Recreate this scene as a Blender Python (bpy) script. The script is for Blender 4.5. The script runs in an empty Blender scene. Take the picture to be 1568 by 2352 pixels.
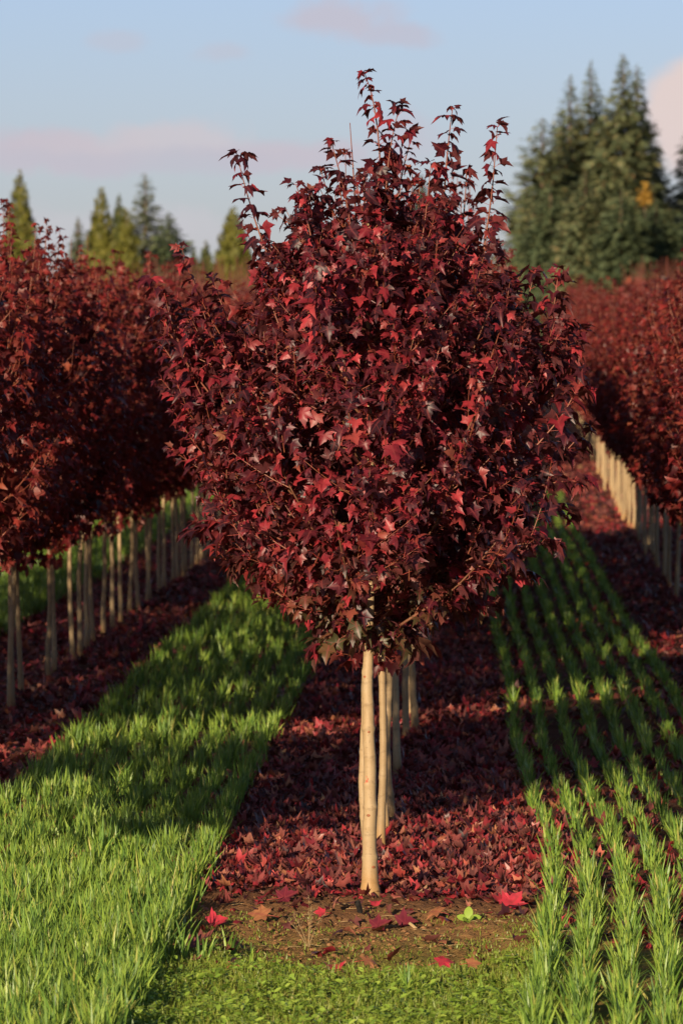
import bpy, math, random
import numpy as np
from mathutils import Vector

R = math.radians
scene = bpy.context.scene
COL = scene.collection

# ------------------------------------------------------------------ camera, light, sky, exposure
FPX = 16212.0          # focal length in pixels of a 1568 x 2352 view of the photograph
VPX, VPY = 1145.0, 765.0   # vanishing point of the rows in that view
EYE = 2.4
SUN_AZ = 20.0          # shadows run this many degrees to the right of straight ahead
SUN_EL = 12.5

cam_data = bpy.data.cameras.new('camera')
cam = bpy.data.objects.new('camera', cam_data)
COL.objects.link(cam)
cam.location = (0, 0, EYE)
cam.rotation_euler = (R(90) - math.atan((1176 - VPY) / FPX), 0, math.atan((VPX - 784) / FPX))
cam_data.sensor_fit = 'VERTICAL'
cam_data.sensor_height = 36.0
cam_data.sensor_width = 24.0
cam_data.lens = 36.0 * FPX / 2352.0
cam_data.clip_start = 0.5
cam_data.clip_end = 9000
cam_data.dof.use_dof = True
cam_data.dof.focus_distance = 29.75
cam_data.dof.aperture_fstop = 10.0
scene.camera = cam

sun_data = bpy.data.lights.new('sun', 'SUN')
sun_data.energy = 5.0
sun_data.angle = R(0.5)
sun_data.color = (1.0, 0.80, 0.55)
sun = bpy.data.objects.new('sun', sun_data)
COL.objects.link(sun)
sv = Vector((math.sin(R(SUN_AZ)) * math.cos(R(SUN_EL)), math.cos(R(SUN_AZ)) * math.cos(R(SUN_EL)), -math.sin(R(SUN_EL))))
sun.rotation_euler = sv.to_track_quat('-Z', 'Y').to_euler()

scene.view_settings.view_transform = 'Standard'
scene.view_settings.look = 'None'
scene.view_settings.exposure = 0.57
scene.view_settings.gamma = 1.0
scene.view_settings.use_curve_mapping = False
scene.cycles.use_denoising = True
scene.cycles.max_bounces = 6
scene.cycles.transparent_max_bounces = 4


class NT:
    """tiny helper around a node tree"""
    def __init__(self, tree):
        self.t = tree
        self.t.nodes.clear()

    def n(self, typ, **kw):
        nd = self.t.nodes.new(typ)
        for k, v in kw.items():
            setattr(nd, k, v)
        return nd

    def link(self, a, b):
        self.t.links.new(a, b)

    def put(self, sock, v):
        if hasattr(v, 'links') or isinstance(v, bpy.types.NodeSocket):
            self.link(v, sock)
        else:
            sock.default_value = v

    def math(self, op, a, b=None, c=None, clamp=False):
        nd = self.n('ShaderNodeMath', operation=op)
        nd.use_clamp = clamp
        self.put(nd.inputs[0], a)
        if b is not None:
            self.put(nd.inputs[1], b)
        if c is not None:
            self.put(nd.inputs[2], c)
        return nd.outputs[0]

    def mix(self, fac, a, b, blend='MIX'):
        nd = self.n('ShaderNodeMix', data_type='RGBA', blend_type=blend)
        self.put(nd.inputs['Factor'], fac)
        self.put(nd.inputs[6], a if not isinstance(a, tuple) else (*a, 1)[:4])
        self.put(nd.inputs[7], b if not isinstance(b, tuple) else (*b, 1)[:4])
        return nd.outputs[2]

    def ramp(self, fac, stops, interp='LINEAR'):
        nd = self.n('ShaderNodeValToRGB')
        cr = nd.color_ramp
        cr.interpolation = interp
        while len(cr.elements) < len(stops):
            cr.elements.new(0.5)
        for e, (p, c) in zip(cr.elements, stops):
            e.position = p
            e.color = (*c, 1)[:4]
        self.put(nd.inputs[0], fac)
        return nd.outputs[0]

    def smooth(self, v, a, b):
        nd = self.n('ShaderNodeMapRange', interpolation_type='SMOOTHSTEP')
        self.put(nd.inputs[0], v)
        nd.inputs[1].default_value = a
        nd.inputs[2].default_value = b
        nd.inputs[3].default_value = 0
        nd.inputs[4].default_value = 1
        return nd.outputs[0]

    def noise(self, vec, scale, detail=3, rough=0.55):
        nd = self.n('ShaderNodeTexNoise')
        if vec is not None:
            self.link(vec, nd.inputs['Vector'])
        nd.inputs['Scale'].default_value = scale
        nd.inputs['Detail'].default_value = detail
        nd.inputs['Roughness'].default_value = rough
        return nd


world = bpy.data.worlds.new('World')
scene.world = world
world.use_nodes = True
w = NT(world.node_tree)
sky = w.n('ShaderNodeTexSky', sky_type='NISHITA')
sky.sun_disc = False
sky.sun_elevation = R(SUN_EL)
sky.sun_rotation = R(180 + SUN_AZ)
sky.air_density = 1.0
sky.dust_density = 0.3
sky.ozone_density = 2.0
tc = w.n('ShaderNodeTexCoord')
sep = w.n('ShaderNodeSeparateXYZ')
w.link(tc.outputs['Generated'], sep.inputs[0])
lowband = w.math('SUBTRACT', 1.0, w.smooth(sep.outputs[2], 0.06, 0.40))
skyc = w.mix(1.0, sky.outputs[0], w.mix(lowband, (0.66, 0.62, 0.58), (0.62, 0.705, 1.24)), 'MULTIPLY')
yy = w.math('MAXIMUM', sep.outputs[1], 0.05)
cu = w.math('MULTIPLY', w.math('DIVIDE', sep.outputs[0], yy), FPX / 100)
cw = w.math('MULTIPLY', w.math('DIVIDE', sep.outputs[2], yy), FPX / 100)
comb = w.n('ShaderNodeCombineXYZ')
w.link(cu, comb.inputs[0])
w.link(cw, comb.inputs[1])
nz = w.noise(comb.outputs[0], 0.55, 5, 0.6)
nsep = w.n('ShaderNodeSeparateXYZ')
w.link(nz.outputs['Color'], nsep.inputs[0])
WISP = (4.95, 4.5, 5.1)


def cloud(base, x, y, rx, ry, col, amt, soft=0.35, jag=1.3):
    du = w.math('DIVIDE', w.math('SUBTRACT', cu, (x - VPX) / 100), rx / 100)
    dw = w.math('DIVIDE', w.math('SUBTRACT', cw, (VPY - y) / 100), ry / 100)
    du = w.math('ADD', du, w.math('MULTIPLY', w.math('SUBTRACT', nsep.outputs[0], 0.5), jag))
    dw = w.math('ADD', dw, w.math('MULTIPLY', w.math('SUBTRACT', nsep.outputs[1], 0.5), jag))
    d = w.math('SQRT', w.math('ADD', w.math('MULTIPLY', du, du), w.math('MULTIPLY', dw, dw)))
    m = w.math('SUBTRACT', 1.0, w.smooth(d, soft, 1.0))
    m = w.math('MULTIPLY', w.math('MULTIPLY', m, amt), w.math('GREATER_THAN', sep.outputs[1], 0.06))
    return w.mix(m, base, col)


for a in (
    (120, 345, 260, 75, WISP, 0.95), (390, 318, 230, 62, (5.3, 4.9, 5.3), 0.8), (640, 350, 260, 50, WISP, 0.85), (240, 330, 230, 60, (5.2, 4.8, 5.2), 0.5),
    (330, 368, 560, 44, (4.6, 4.5, 5.15), 0.75), (780, 40, 190, 66, (4.8, 4.5, 5.2), 0.8), (930, 76, 110, 42, (4.7, 4.45, 5.2), 0.65),
    (275, 88, 110, 36, (4.7, 4.6, 5.3), 0.45), (515, 120, 80, 34, (4.7, 4.6, 5.3), 0.45), (930, 310, 110, 75, (4.8, 4.5, 5.2), 0.6),
    (150, 520, 330, 70, (5.1, 4.9, 5.3), 0.5), (430, 525, 190, 70, (5.1, 4.9, 5.3), 0.5),
):
    skyc = cloud(skyc, *a, soft=0.32, jag=1.8)
skyc = cloud(skyc, 1640, 262, 185, 190, (6.5, 5.45, 5.25), 1.0, 0.72, 0.5)
bg = w.n('ShaderNodeBackground')
w.link(skyc, bg.inputs[0])
bg.inputs[1].default_value = 0.078
wo = w.n('ShaderNodeOutputWorld')
w.link(bg.outputs[0], wo.inputs[0])


# ------------------------------------------------------------------ helpers
def P2W(x, y, d):
    return ((x - VPX) / FPX * d, d, EYE - (y - VPY) / FPX * d)


def sstep(a, b, v):
    t = np.clip((v - a) / (b - a), 0, 1)
    return t * t * (3 - 2 * t)


MX, MY = P2W(850, 2062, 30.0)[:2]      # foot of the front maple
RISE = 0.9


def vnoise(x, y, s, seed=0):
    """cheap smooth pseudo noise, -1..1"""
    x = np.asarray(x, float) * s
    y = np.asarray(y, float) * s
    return (np.sin(x * 1.7 + seed + 1.3 * np.sin(y * 1.1 + seed * 2)) * np.cos(y * 1.9 - seed + 0.9 * np.sin(x * 0.7))
            + 0.5 * np.sin(x * 4.1 + y * 2.3 + seed * 3) * np.cos(y * 3.7 - x * 1.1)) / 1.5


def gz(x, y):
    x = np.asarray(x, float)
    y = np.asarray(y, float)
    z = RISE * sstep(80, 200, y)
    z = z + 0.012 * vnoise(x, y, 2.2, 3)
    r2 = ((x - MX) / 0.34) ** 2 + ((y - MY + 0.1) / 0.7) ** 2
    z = z + 0.012 * np.exp(-r2)
    e = np.sqrt(((x - MX - 0.02) / 0.62) ** 2 + ((y - 27.7) / 1.45) ** 2) + 0.12 * vnoise(x, y, 3.1, 9)
    z = z - 0.045 * (1 - sstep(0.80, 1.02, e)) * (1 - 0.75 * sstep(27.6, 29.6, y))
    return z


def mesh_tris(name, verts, tris, mat, smooth=False, mat_idx=None, uv=None):
    verts = np.ascontiguousarray(verts, dtype=np.float32)
    tris = np.ascontiguousarray(tris, dtype=np.int32)
    me = bpy.data.meshes.new(name)
    me.vertices.add(len(verts))
    me.vertices.foreach_set('co', verts.ravel())
    n = len(tris)
    me.loops.add(n * 3)
    me.loops.foreach_set('vertex_index', tris.ravel())
    me.polygons.add(n)
    me.polygons.foreach_set('loop_start', np.arange(0, n * 3, 3, dtype=np.int32))
    me.polygons.foreach_set('loop_total', np.full(n, 3, dtype=np.int32))
    mats = mat if isinstance(mat, (list, tuple)) else [mat]
    for m in mats:
        me.materials.append(m)
    if mat_idx is not None:
        me.polygons.foreach_set('material_index', np.ascontiguousarray(mat_idx, dtype=np.int32))
    if smooth:
        me.polygons.foreach_set('use_smooth', np.ones(n, dtype=bool))
    if uv is not None:
        l = me.uv_layers.new(name='UVMap')
        l.data.foreach_set('uv', np.ascontiguousarray(uv[tris.ravel()], dtype=np.float32).ravel())
    me.update(calc_edges=True)
    return me


def link(name, me, parent=None, loc=(0, 0, 0), rz=0, sc=1.0):
    o = bpy.data.objects.new(name, me)
    COL.objects.link(o)
    o.location = loc
    o.rotation_euler = (0, 0, rz)
    o.scale = (sc, sc, sc)
    if parent:
        o.parent = parent
    return o


def empty(name, loc, rz=0, sc=1.0):
    return link(name, None, None, loc, rz, sc)


def tag(o, label=None, cat=None, group=None, kind=None):
    for k, v in (('label', label), ('category', cat), ('group', group), ('kind', kind)):
        if v:
            o[k] = v
    return o


class Geo:
    """collects triangles with a material index and uv"""
    def __init__(self):
        self.v, self.t, self.m, self.u, self.n = [], [], [], [], 0

    def add(self, v, t, mi=0, uv=None):
        if len(v) == 0:
            return
        v = np.asarray(v, float).reshape(-1, 3)
        self.v.append(v)
        self.t.append(np.asarray(t, int).reshape(-1, 3) + self.n)
        self.m.append(np.full(len(self.t[-1]), mi))
        self.u.append(np.zeros((len(v), 2)) if uv is None else uv)
        self.n += len(v)

    def mesh(self, name, mats, smooth=True):
        return mesh_tris(name, np.concatenate(self.v), np.concatenate(self.t), mats, smooth,
                         np.concatenate(self.m), np.concatenate(self.u))


def norm(v):
    return v / np.maximum(np.linalg.norm(v, axis=-1, keepdims=True), 1e-9)


def frames(T, N):
    """columns X,Y(tip),Z(normal)"""
    T = norm(T)
    N = norm(N - (N * T).sum(-1, keepdims=True) * T)
    X = np.cross(T, N)
    return np.stack([X, T, N], axis=-1)


def scatter(geo, tv, tt, F, pos, size, mi=0, uv=None):
    n = len(pos)
    if n == 0:
        return
    if tv.ndim == 2:
        tv = np.broadcast_to(tv, (n,) + tv.shape)
    size = np.asarray(size, float)
    if size.ndim == 1:
        size = size[:, None, None]
    v = np.einsum('nij,nvj->nvi', F, tv * size) + pos[:, None, :]
    V = tv.shape[1]
    t = tt[None] + (np.arange(n) * V)[:, None, None]
    u = None if uv is None else np.tile(uv, (n, 1))
    geo.add(v.reshape(-1, 3), t.reshape(-1, 3), mi, u)


def tube(geo, pts, radii, sides=6, mi=0, cap=True):
    pts = np.asarray(pts, float)
    radii = np.asarray(radii, float)
    if radii.ndim == 1:
        radii = np.repeat(radii[:, None], sides, 1)
    n = len(pts)
    tan = np.gradient(pts, axis=0)
    tan = norm(tan)
    ref = np.array([0.31, 0.95, 0.05])
    A = norm(np.cross(tan, ref))
    B = np.cross(tan, A)
    ang = np.arange(sides) * 2 * math.pi / sides
    ring = A[:, None] * np.cos(ang)[None, :, None] + B[:, None] * np.sin(ang)[None, :, None]
    v = pts[:, None] + ring * radii[..., None]
    v = v.reshape(-1, 3)
    i = np.arange(n - 1)[:, None] * sides
    j = np.arange(sides)[None]
    a = i + j
    b = i + (j + 1) % sides
    t = np.concatenate([np.stack([a, b, a + sides], -1).reshape(-1, 3), np.stack([b, b + sides, a + sides], -1).reshape(-1, 3)])
    if cap:
        v = np.concatenate([v, pts[-1:]])
        k = (n - 1) * sides
        t = np.concatenate([t, np.stack([k + np.arange(sides), k + (np.arange(sides) + 1) % sides, np.full(sides, n * sides)], -1)])
    geo.add(v, t, mi)


def bez(p0, p1, p2, n):
    t = np.linspace(0, 1, n)[:, None]
    return (1 - t) ** 2 * p0 + 2 * t * (1 - t) * p1 + t * t * p2


# ------------------------------------------------------------------ materials
def material(name):
    m = bpy.data.materials.new(name)
    m.use_nodes = True
    return m, NT(m.node_tree)


def finish(t, col, rough=0.5, spec=0.5, transl=0.0, tcol=None, bump=None, bstr=0.3, bdist=0.01):
    p = t.n('ShaderNodeBsdfPrincipled')
    t.put(p.inputs['Base Color'], col if not isinstance(col, tuple) else (*col, 1)[:4])
    t.put(p.inputs['Roughness'], rough)
    p.inputs['Specular IOR Level'].default_value = spec
    if bump is not None:
        b = t.n('ShaderNodeBump')
        b.inputs['Strength'].default_value = bstr
        b.inputs['Distance'].default_value = bdist
        t.link(bump, b.inputs['Height'])
        t.link(b.outputs[0], p.inputs['Normal'])
    out = t.n('ShaderNodeOutputMaterial')
    if transl > 0:
        tr = t.n('ShaderNodeBsdfTranslucent')
        t.put(tr.inputs['Color'], tcol if tcol is not None else col)
        mx = t.n('ShaderNodeMixShader')
        mx.inputs[0].default_value = transl
        t.link(p.outputs[0], mx.inputs[1])
        t.link(tr.outputs[0], mx.inputs[2])
        t.link(mx.outputs[0], out.inputs[0])
    else:
        t.link(p.outputs[0], out.inputs[0])


def leaf_material(name, stops, back, rough=0.47, transl=0.20, spec=0.5, hue_low=None, vein=True):
    m, t = material(name)
    g = t.n('ShaderNodeNewGeometry')
    rnd = g.outputs['Random Per Island']
    c = t.ramp(rnd, stops)
    tcn = t.n('ShaderNodeTexCoord')
    nz_ = t.noise(tcn.outputs['Object'], 26, 3)
    c = t.mix(t.math('MULTIPLY', t.smooth(nz_.outputs[0], 0.42, 0.72), 0.45), c, (0.02, 0.008, 0.010))
    if hue_low is not None:           # green late leaves low in the crown
        s = t.n('ShaderNodeSeparateXYZ')
        t.link(tcn.outputs['Object'], s.inputs[0])
        low = t.math('SUBTRACT', 1.0, t.smooth(s.outputs[2], hue_low[0], hue_low[1]))
        pick = t.smooth(t.math('FRACT', t.math('MULTIPLY', rnd, 7.31)), 0.45, 0.6)
        c = t.mix(t.math('MULTIPLY', t.math('MULTIPLY', low, pick), 0.8), c, (0.055, 0.058, 0.018))
    if vein:
        uvn = t.n('ShaderNodeUVMap')
        us = t.n('ShaderNodeSeparateXYZ')
        t.link(uvn.outputs[0], us.inputs[0])
        vm = t.math('SUBTRACT', 1.0, t.smooth(us.outputs[0], 0.02, 0.10))
        c = t.mix(t.math('MULTIPLY', vm, 0.4), c, (0.26, 0.05, 0.05))
    c = t.mix(t.math('MULTIPLY', g.outputs['Backfacing'], 0.55), c, back)
    tcol = t.mix(0.5, c, (0.55, 0.045, 0.025))
    finish(t, c, rough, spec, transl, tcol)
    return m


LEAF_STOPS = [(0.0, (0.022, 0.006, 0.012)), (0.28, (0.042, 0.007, 0.014)), (0.52, (0.090, 0.009, 0.019)),
              (0.72, (0.20, 0.015, 0.027)), (0.87, (0.38, 0.032, 0.044)), (0.985, (0.27, 0.045, 0.040)), (1.0, (0.25, 0.10, 0.05))]
M_LEAF = leaf_material('maple_leaf', LEAF_STOPS, (0.13, 0.038, 0.040), hue_low=(1.05, 1.6))
M_LEAF_ROW = leaf_material('row_maple_leaf',
                           [(0.0, (0.032, 0.006, 0.008)), (0.3, (0.090, 0.010, 0.012)), (0.6, (0.20, 0.019, 0.020)),
                            (0.85, (0.32, 0.036, 0.032)), (1.0, (0.32, 0.09, 0.045))], (0.20, 0.05, 0.038), vein=False, transl=0.38)
M_LITTER = leaf_material('fallen_leaf',
                         [(0.0, (0.022, 0.007, 0.010)), (0.30, (0.055, 0.010, 0.014)), (0.50, (0.19, 0.016, 0.024)),
                          (0.74, (0.38, 0.032, 0.042)), (0.82, (0.28, 0.080, 0.045)), (0.91, (0.42, 0.18, 0.09)), (0.96, (0.56, 0.06, 0.075)), (1.0, (0.44, 0.27, 0.15))],
                         (0.24, 0.085, 0.075), rough=0.45, transl=0.10, vein=True)
M_LITTER_RED = leaf_material('bright_fallen_leaf', [(0.0, (0.50, 0.035, 0.06)), (1.0, (0.58, 0.05, 0.075))], (0.50, 0.09, 0.11), rough=0.45, transl=0.15)
M_LITTER_DARK = leaf_material('purple_fallen_leaf', [(0.0, (0.13, 0.015, 0.03)), (1.0, (0.16, 0.02, 0.03))], (0.35, 0.05, 0.06), rough=0.4, transl=0.1)
M_LITTER_TAN = leaf_material('brown_fallen_leaf', [(0.0, (0.34, 0.14, 0.06)), (1.0, (0.38, 0.16, 0.07))], (0.36, 0.17, 0.09), rough=0.55, transl=0.1)


def bark_material():
    m, t = material('young_bark')
    tcn = t.n('ShaderNodeTexCoord')
    mp = t.n('ShaderNodeMapping')
    mp.inputs['Scale'].default_value = (1, 1, 0.25)
    t.link(tcn.outputs['Object'], mp.inputs[0])
    n1 = t.noise(mp.outputs[0], 34, 5, 0.65)
    n2 = t.noise(tcn.outputs['Object'], 9, 3)
    oi = t.n('ShaderNodeObjectInfo')
    base = t.mix(oi.outputs['Random'], (0.39, 0.28, 0.155), (0.28, 0.195, 0.105))
    c = t.mix(t.math('MULTIPLY', t.smooth(n1.outputs[0], 0.50, 0.72), 0.55), base, (0.25, 0.17, 0.09))
    c = t.mix(t.math('MULTIPLY', t.smooth(n2.outputs[0], 0.50, 0.75), 0.5), c, (0.40, 0.32, 0.205))
    sp = t.noise(tcn.outputs['Object'], 150, 1)
    c = t.mix(t.math('MULTIPLY', t.smooth(sp.outputs[0], 0.66, 0.72), 0.6), c, (0.15, 0.10, 0.06))
    # orange-brown stained foot
    s = t.n('ShaderNodeSeparateXYZ')
    t.link(tcn.outputs['Object'], s.inputs[0])
    ring = t.math('FRACT', t.math('ADD', t.math('MULTIPLY', s.outputs[2], 9.3), t.math('MULTIPLY', n2.outputs[0], 1.1)))
    ringm = t.math('MULTIPLY', t.math('LESS_THAN', ring, 0.10), t.smooth(n1.outputs[0], 0.38, 0.55))
    c = t.mix(t.math('MULTIPLY', ringm, 0.3), c, (0.15, 0.095, 0.05))
    low = t.math('SUBTRACT', 1.0, t.smooth(s.outputs[2], 0.02, 0.16))
    c = t.mix(t.math('MULTIPLY', low, 0.65), c, (0.38, 0.20, 0.06))
    finish(t, c, 0.6, 0.35, bump=n1.outputs[0], bstr=0.35, bdist=0.004)
    return m


M_BARK = bark_material()


def simple_noise_material(name, c1, c2, scale, rough=0.6, spec=0.3, bump=0.3, bdist=0.01, detail=4):
    m, t = material(name)
    tcn = t.n('ShaderNodeTexCoord')
    n1 = t.noise(tcn.outputs['Object'], scale, detail)
    c = t.mix(t.smooth(n1.outputs[0], 0.35, 0.65), c1, c2)
    finish(t, c, rough, spec, bump=n1.outputs[0], bstr=bump, bdist=bdist)
    return m


M_TWIG = simple_noise_material('red_twig', (0.15, 0.035, 0.02), (0.21, 0.07, 0.035), 30, 0.45, 0.45, 0.1, 0.002)
M_BRANCH = simple_noise_material('branch_bark', (0.13, 0.050, 0.028), (0.19, 0.09, 0.05), 30, 0.5, 0.4, 0.15, 0.002)
M_PETIOLE = simple_noise_material('red_petiole', (0.42, 0.05, 0.05), (0.35, 0.07, 0.05), 40, 0.4, 0.45, 0.0)
M_SCAR = simple_noise_material('bud_scar', (0.30, 0.075, 0.03), (0.19, 0.10, 0.05), 120, 0.65, 0.3, 0.2, 0.002)
M_PAINT = simple_noise_material('red_paint_mark', (0.60, 0.10, 0.06), (0.50, 0.12, 0.07), 160, 0.6, 0.3, 0.0)
M_DARKBARK = simple_noise_material('conifer_bark', (0.09, 0.06, 0.04), (0.15, 0.10, 0.07), 6, 0.85, 0.2, 0.4, 0.03)


def blade_material(name, stops, transl=0.25, rough=0.42, tcol=(0.30, 0.42, 0.03)):
    m, t = material(name)
    g = t.n('ShaderNodeNewGeometry')
    c = t.ramp(g.outputs['Random Per Island'], stops)
    tcn = t.n('ShaderNodeTexCoord')
    n1 = t.noise(tcn.outputs['Object'], 1.6, 3)
    c = t.mix(t.math('MULTIPLY', t.smooth(n1.outputs[0], 0.35, 0.7), 0.4), c, (0.24, 0.34, 0.05))
    tc_ = t.mix(0.5, c, tcol)
    finish(t, c, rough, 0.4, transl, tc_)
    return m


M_GRASS = blade_material('cover_crop_blade', [(0.0, (0.075, 0.145, 0.035)), (0.35, (0.125, 0.25, 0.042)), (0.7, (0.245, 0.365, 0.052)),
                                               (0.93, (0.31, 0.42, 0.075)), (1.0, (0.48, 0.42, 0.13))])
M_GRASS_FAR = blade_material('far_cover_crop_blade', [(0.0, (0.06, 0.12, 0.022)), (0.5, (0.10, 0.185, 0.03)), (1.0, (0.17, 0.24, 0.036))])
M_WEED = blade_material('weed_leaf', [(0.0, (0.15, 0.26, 0.035)), (0.5, (0.27, 0.41, 0.055)), (1.0, (0.38, 0.48, 0.085))], tcol=(0.3, 0.45, 0.04))
M_MOSS = blade_material('moss', [(0.0, (0.12, 0.18, 0.02)), (0.6, (0.20, 0.27, 0.035)), (1.0, (0.30, 0.27, 0.07))])
M_STRAW = simple_noise_material('straw', (0.42, 0.31, 0.16), (0.34, 0.23, 0.11), 60, 0.6, 0.3, 0.1, 0.002)
M_PIPE = simple_noise_material('black_plastic', (0.012, 0.012, 0.013), (0.03, 0.028, 0.027), 40, 0.45, 0.4, 0.2, 0.002)
M_CLOD = simple_noise_material('soil_clod', (0.16, 0.078, 0.034), (0.27, 0.14, 0.065), 30, 0.9, 0.15, 0.6, 0.01)


def ground_material():
    m, t = material('soil_ground')
    tcn = t.n('ShaderNodeTexCoord')
    ob = tcn.outputs['Object']
    n1 = t.noise(ob, 3.0, 6, 0.65)
    n2 = t.noise(ob, 38, 5, 0.7)
    n3 = t.noise(ob, 1.3, 4, 0.6)
    c = t.mix(t.smooth(n1.outputs[0], 0.35, 0.65), (0.25, 0.120, 0.050), (0.38, 0.20, 0.090))
    c = t.mix(t.math('MULTIPLY', t.smooth(n2.outputs[0], 0.50, 0.70), 0.6), c, (0.10, 0.050, 0.024))
    # moss and seedlings on the headland in front of the row
    s = t.n('ShaderNodeSeparateXYZ')
    t.link(ob, s.inputs[0])
    yv = t.math('ADD', s.outputs[1], t.math('MULTIPLY', t.math('SUBTRACT', n3.outputs[0], 0.5), 3.0))
    near = t.math('SUBTRACT', 1.0, t.smooth(yv, 26.5, 29.3))
    patch = t.smooth(n1.outputs[0], 0.40, 0.56)
    mossm = t.math('MULTIPLY', near, t.math('ADD', t.math('MULTIPLY', patch, 0.6), 0.3))
    c = t.mix(t.math('MULTIPLY', mossm, 0.85), c, (0.19, 0.215, 0.03))
    # the leaf carpet rots into the soil between the rows
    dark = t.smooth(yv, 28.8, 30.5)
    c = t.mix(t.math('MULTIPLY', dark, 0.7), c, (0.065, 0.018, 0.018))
    far = t.smooth(s.outputs[1], 230, 260)
    c = t.mix(far, c, (0.09, 0.12, 0.04))
    hb = t.math('ADD', n2.outputs[0], t.math('MULTIPLY', n1.outputs[0], 0.7))
    finish(t, c, 0.92, 0.15, bump=hb, bstr=0.8, bdist=0.02)
    return m


M_GROUND = ground_material()


def needle_material(name, stops, tcol, transl=0.12):
    m, t = material(name)
    g = t.n('ShaderNodeNewGeometry')
    c = t.ramp(g.outputs['Random Per Island'], stops)
    tcn = t.n('ShaderNodeTexCoord')
    n1 = t.noise(tcn.outputs['Object'], 0.9, 3)
    c = t.mix(t.math('MULTIPLY', t.smooth(n1.outputs[0], 0.35, 0.65), 0.4), c, tcol)
    finish(t, c, 0.6, 0.25, transl, c)
    return m


M_FIR = needle_material('fir_needle', [(0.0, (0.045, 0.068, 0.042)), (0.6, (0.105, 0.138, 0.068)), (0.88, (0.17, 0.175, 0.080)), (1.0, (0.26, 0.165, 0.08))], (0.16, 0.16, 0.07))
M_FIR_PALE = needle_material('pale_fir_needle', [(0.0, (0.07, 0.09, 0.055)), (0.6, (0.12, 0.14, 0.085)), (1.0, (0.17, 0.165, 0.09))], (0.11, 0.13, 0.09))
M_FIR_DARK = needle_material('dark_fir_needle', [(0.0, (0.036, 0.058, 0.034)), (0.7, (0.085, 0.115, 0.058)), (1.0, (0.14, 0.15, 0.065))], (0.09, 0.115, 0.055))
M_CEDAR = needle_material('cedar_spray', [(0.0, (0.055, 0.065, 0.014)), (0.5, (0.11, 0.115, 0.020)), (1.0, (0.19, 0.165, 0.030))], (0.12, 0.12, 0.02))
M_CEDAR_DARK = needle_material('dark_cedar_spray', [(0.0, (0.035, 0.050, 0.014)), (0.5, (0.065, 0.080, 0.020)), (1.0, (0.11, 0.11, 0.025))], (0.06, 0.08, 0.02))
M_YELLOW = needle_material('autumn_yellow_leaf', [(0.0, (0.22, 0.12, 0.02)), (1.0, (0.31, 0.18, 0.03))], (0.3, 0.17, 0.03), 0.2)

# ------------------------------------------------------------------ ground: one sheet
def build_ground():
    xs = np.unique(np.concatenate([np.array([-4000, -1500, -600, -250, -100, -50, -25, -15, -10, -8, -6, -5]),
                                   np.linspace(-4, -1.5, 26), np.linspace(-1.45, 0.5, 100), np.linspace(0.55, 3, 26),
                                   np.array([4, 5, 6, 8, 10, 15, 25, 50, 100, 250, 600, 1500, 4000])]))
    ys = np.unique(np.concatenate([np.array([-3000, -800, -200, -60, -20, 0, 8, 14, 18, 20, 21, 22, 23]), np.linspace(23.5, 30.8, 190),
                                   np.linspace(31, 45, 60), np.linspace(46, 80, 40), np.linspace(82, 210, 50),
                                   np.array([230, 260, 300, 400, 600, 1000, 2000, 4000, 7000])]))
    X, Y = np.meshgrid(xs, ys)
    Z = gz(X, Y)
    rs = np.random.default_rng(5)
    near = (Y > 23) & (Y < 31) & (X > -1.5) & (X < 0.5)
    Z = Z + near * rs.normal(0, 0.006, X.shape)
    nx, ny = len(xs), len(ys)
    v = np.stack([X, Y, Z], -1).reshape(-1, 3)
    i = (np.arange(ny - 1)[:, None] * nx + np.arange(nx - 1)[None]).ravel()
    t = np.concatenate([np.stack([i, i + 1, i + nx], -1), np.stack([i + 1, i + nx + 1, i + nx], -1)])
    o = link('ground', mesh_tris('ground', v, t, M_GROUND, True))
    tag(o, kind='structure')


build_ground()

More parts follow.
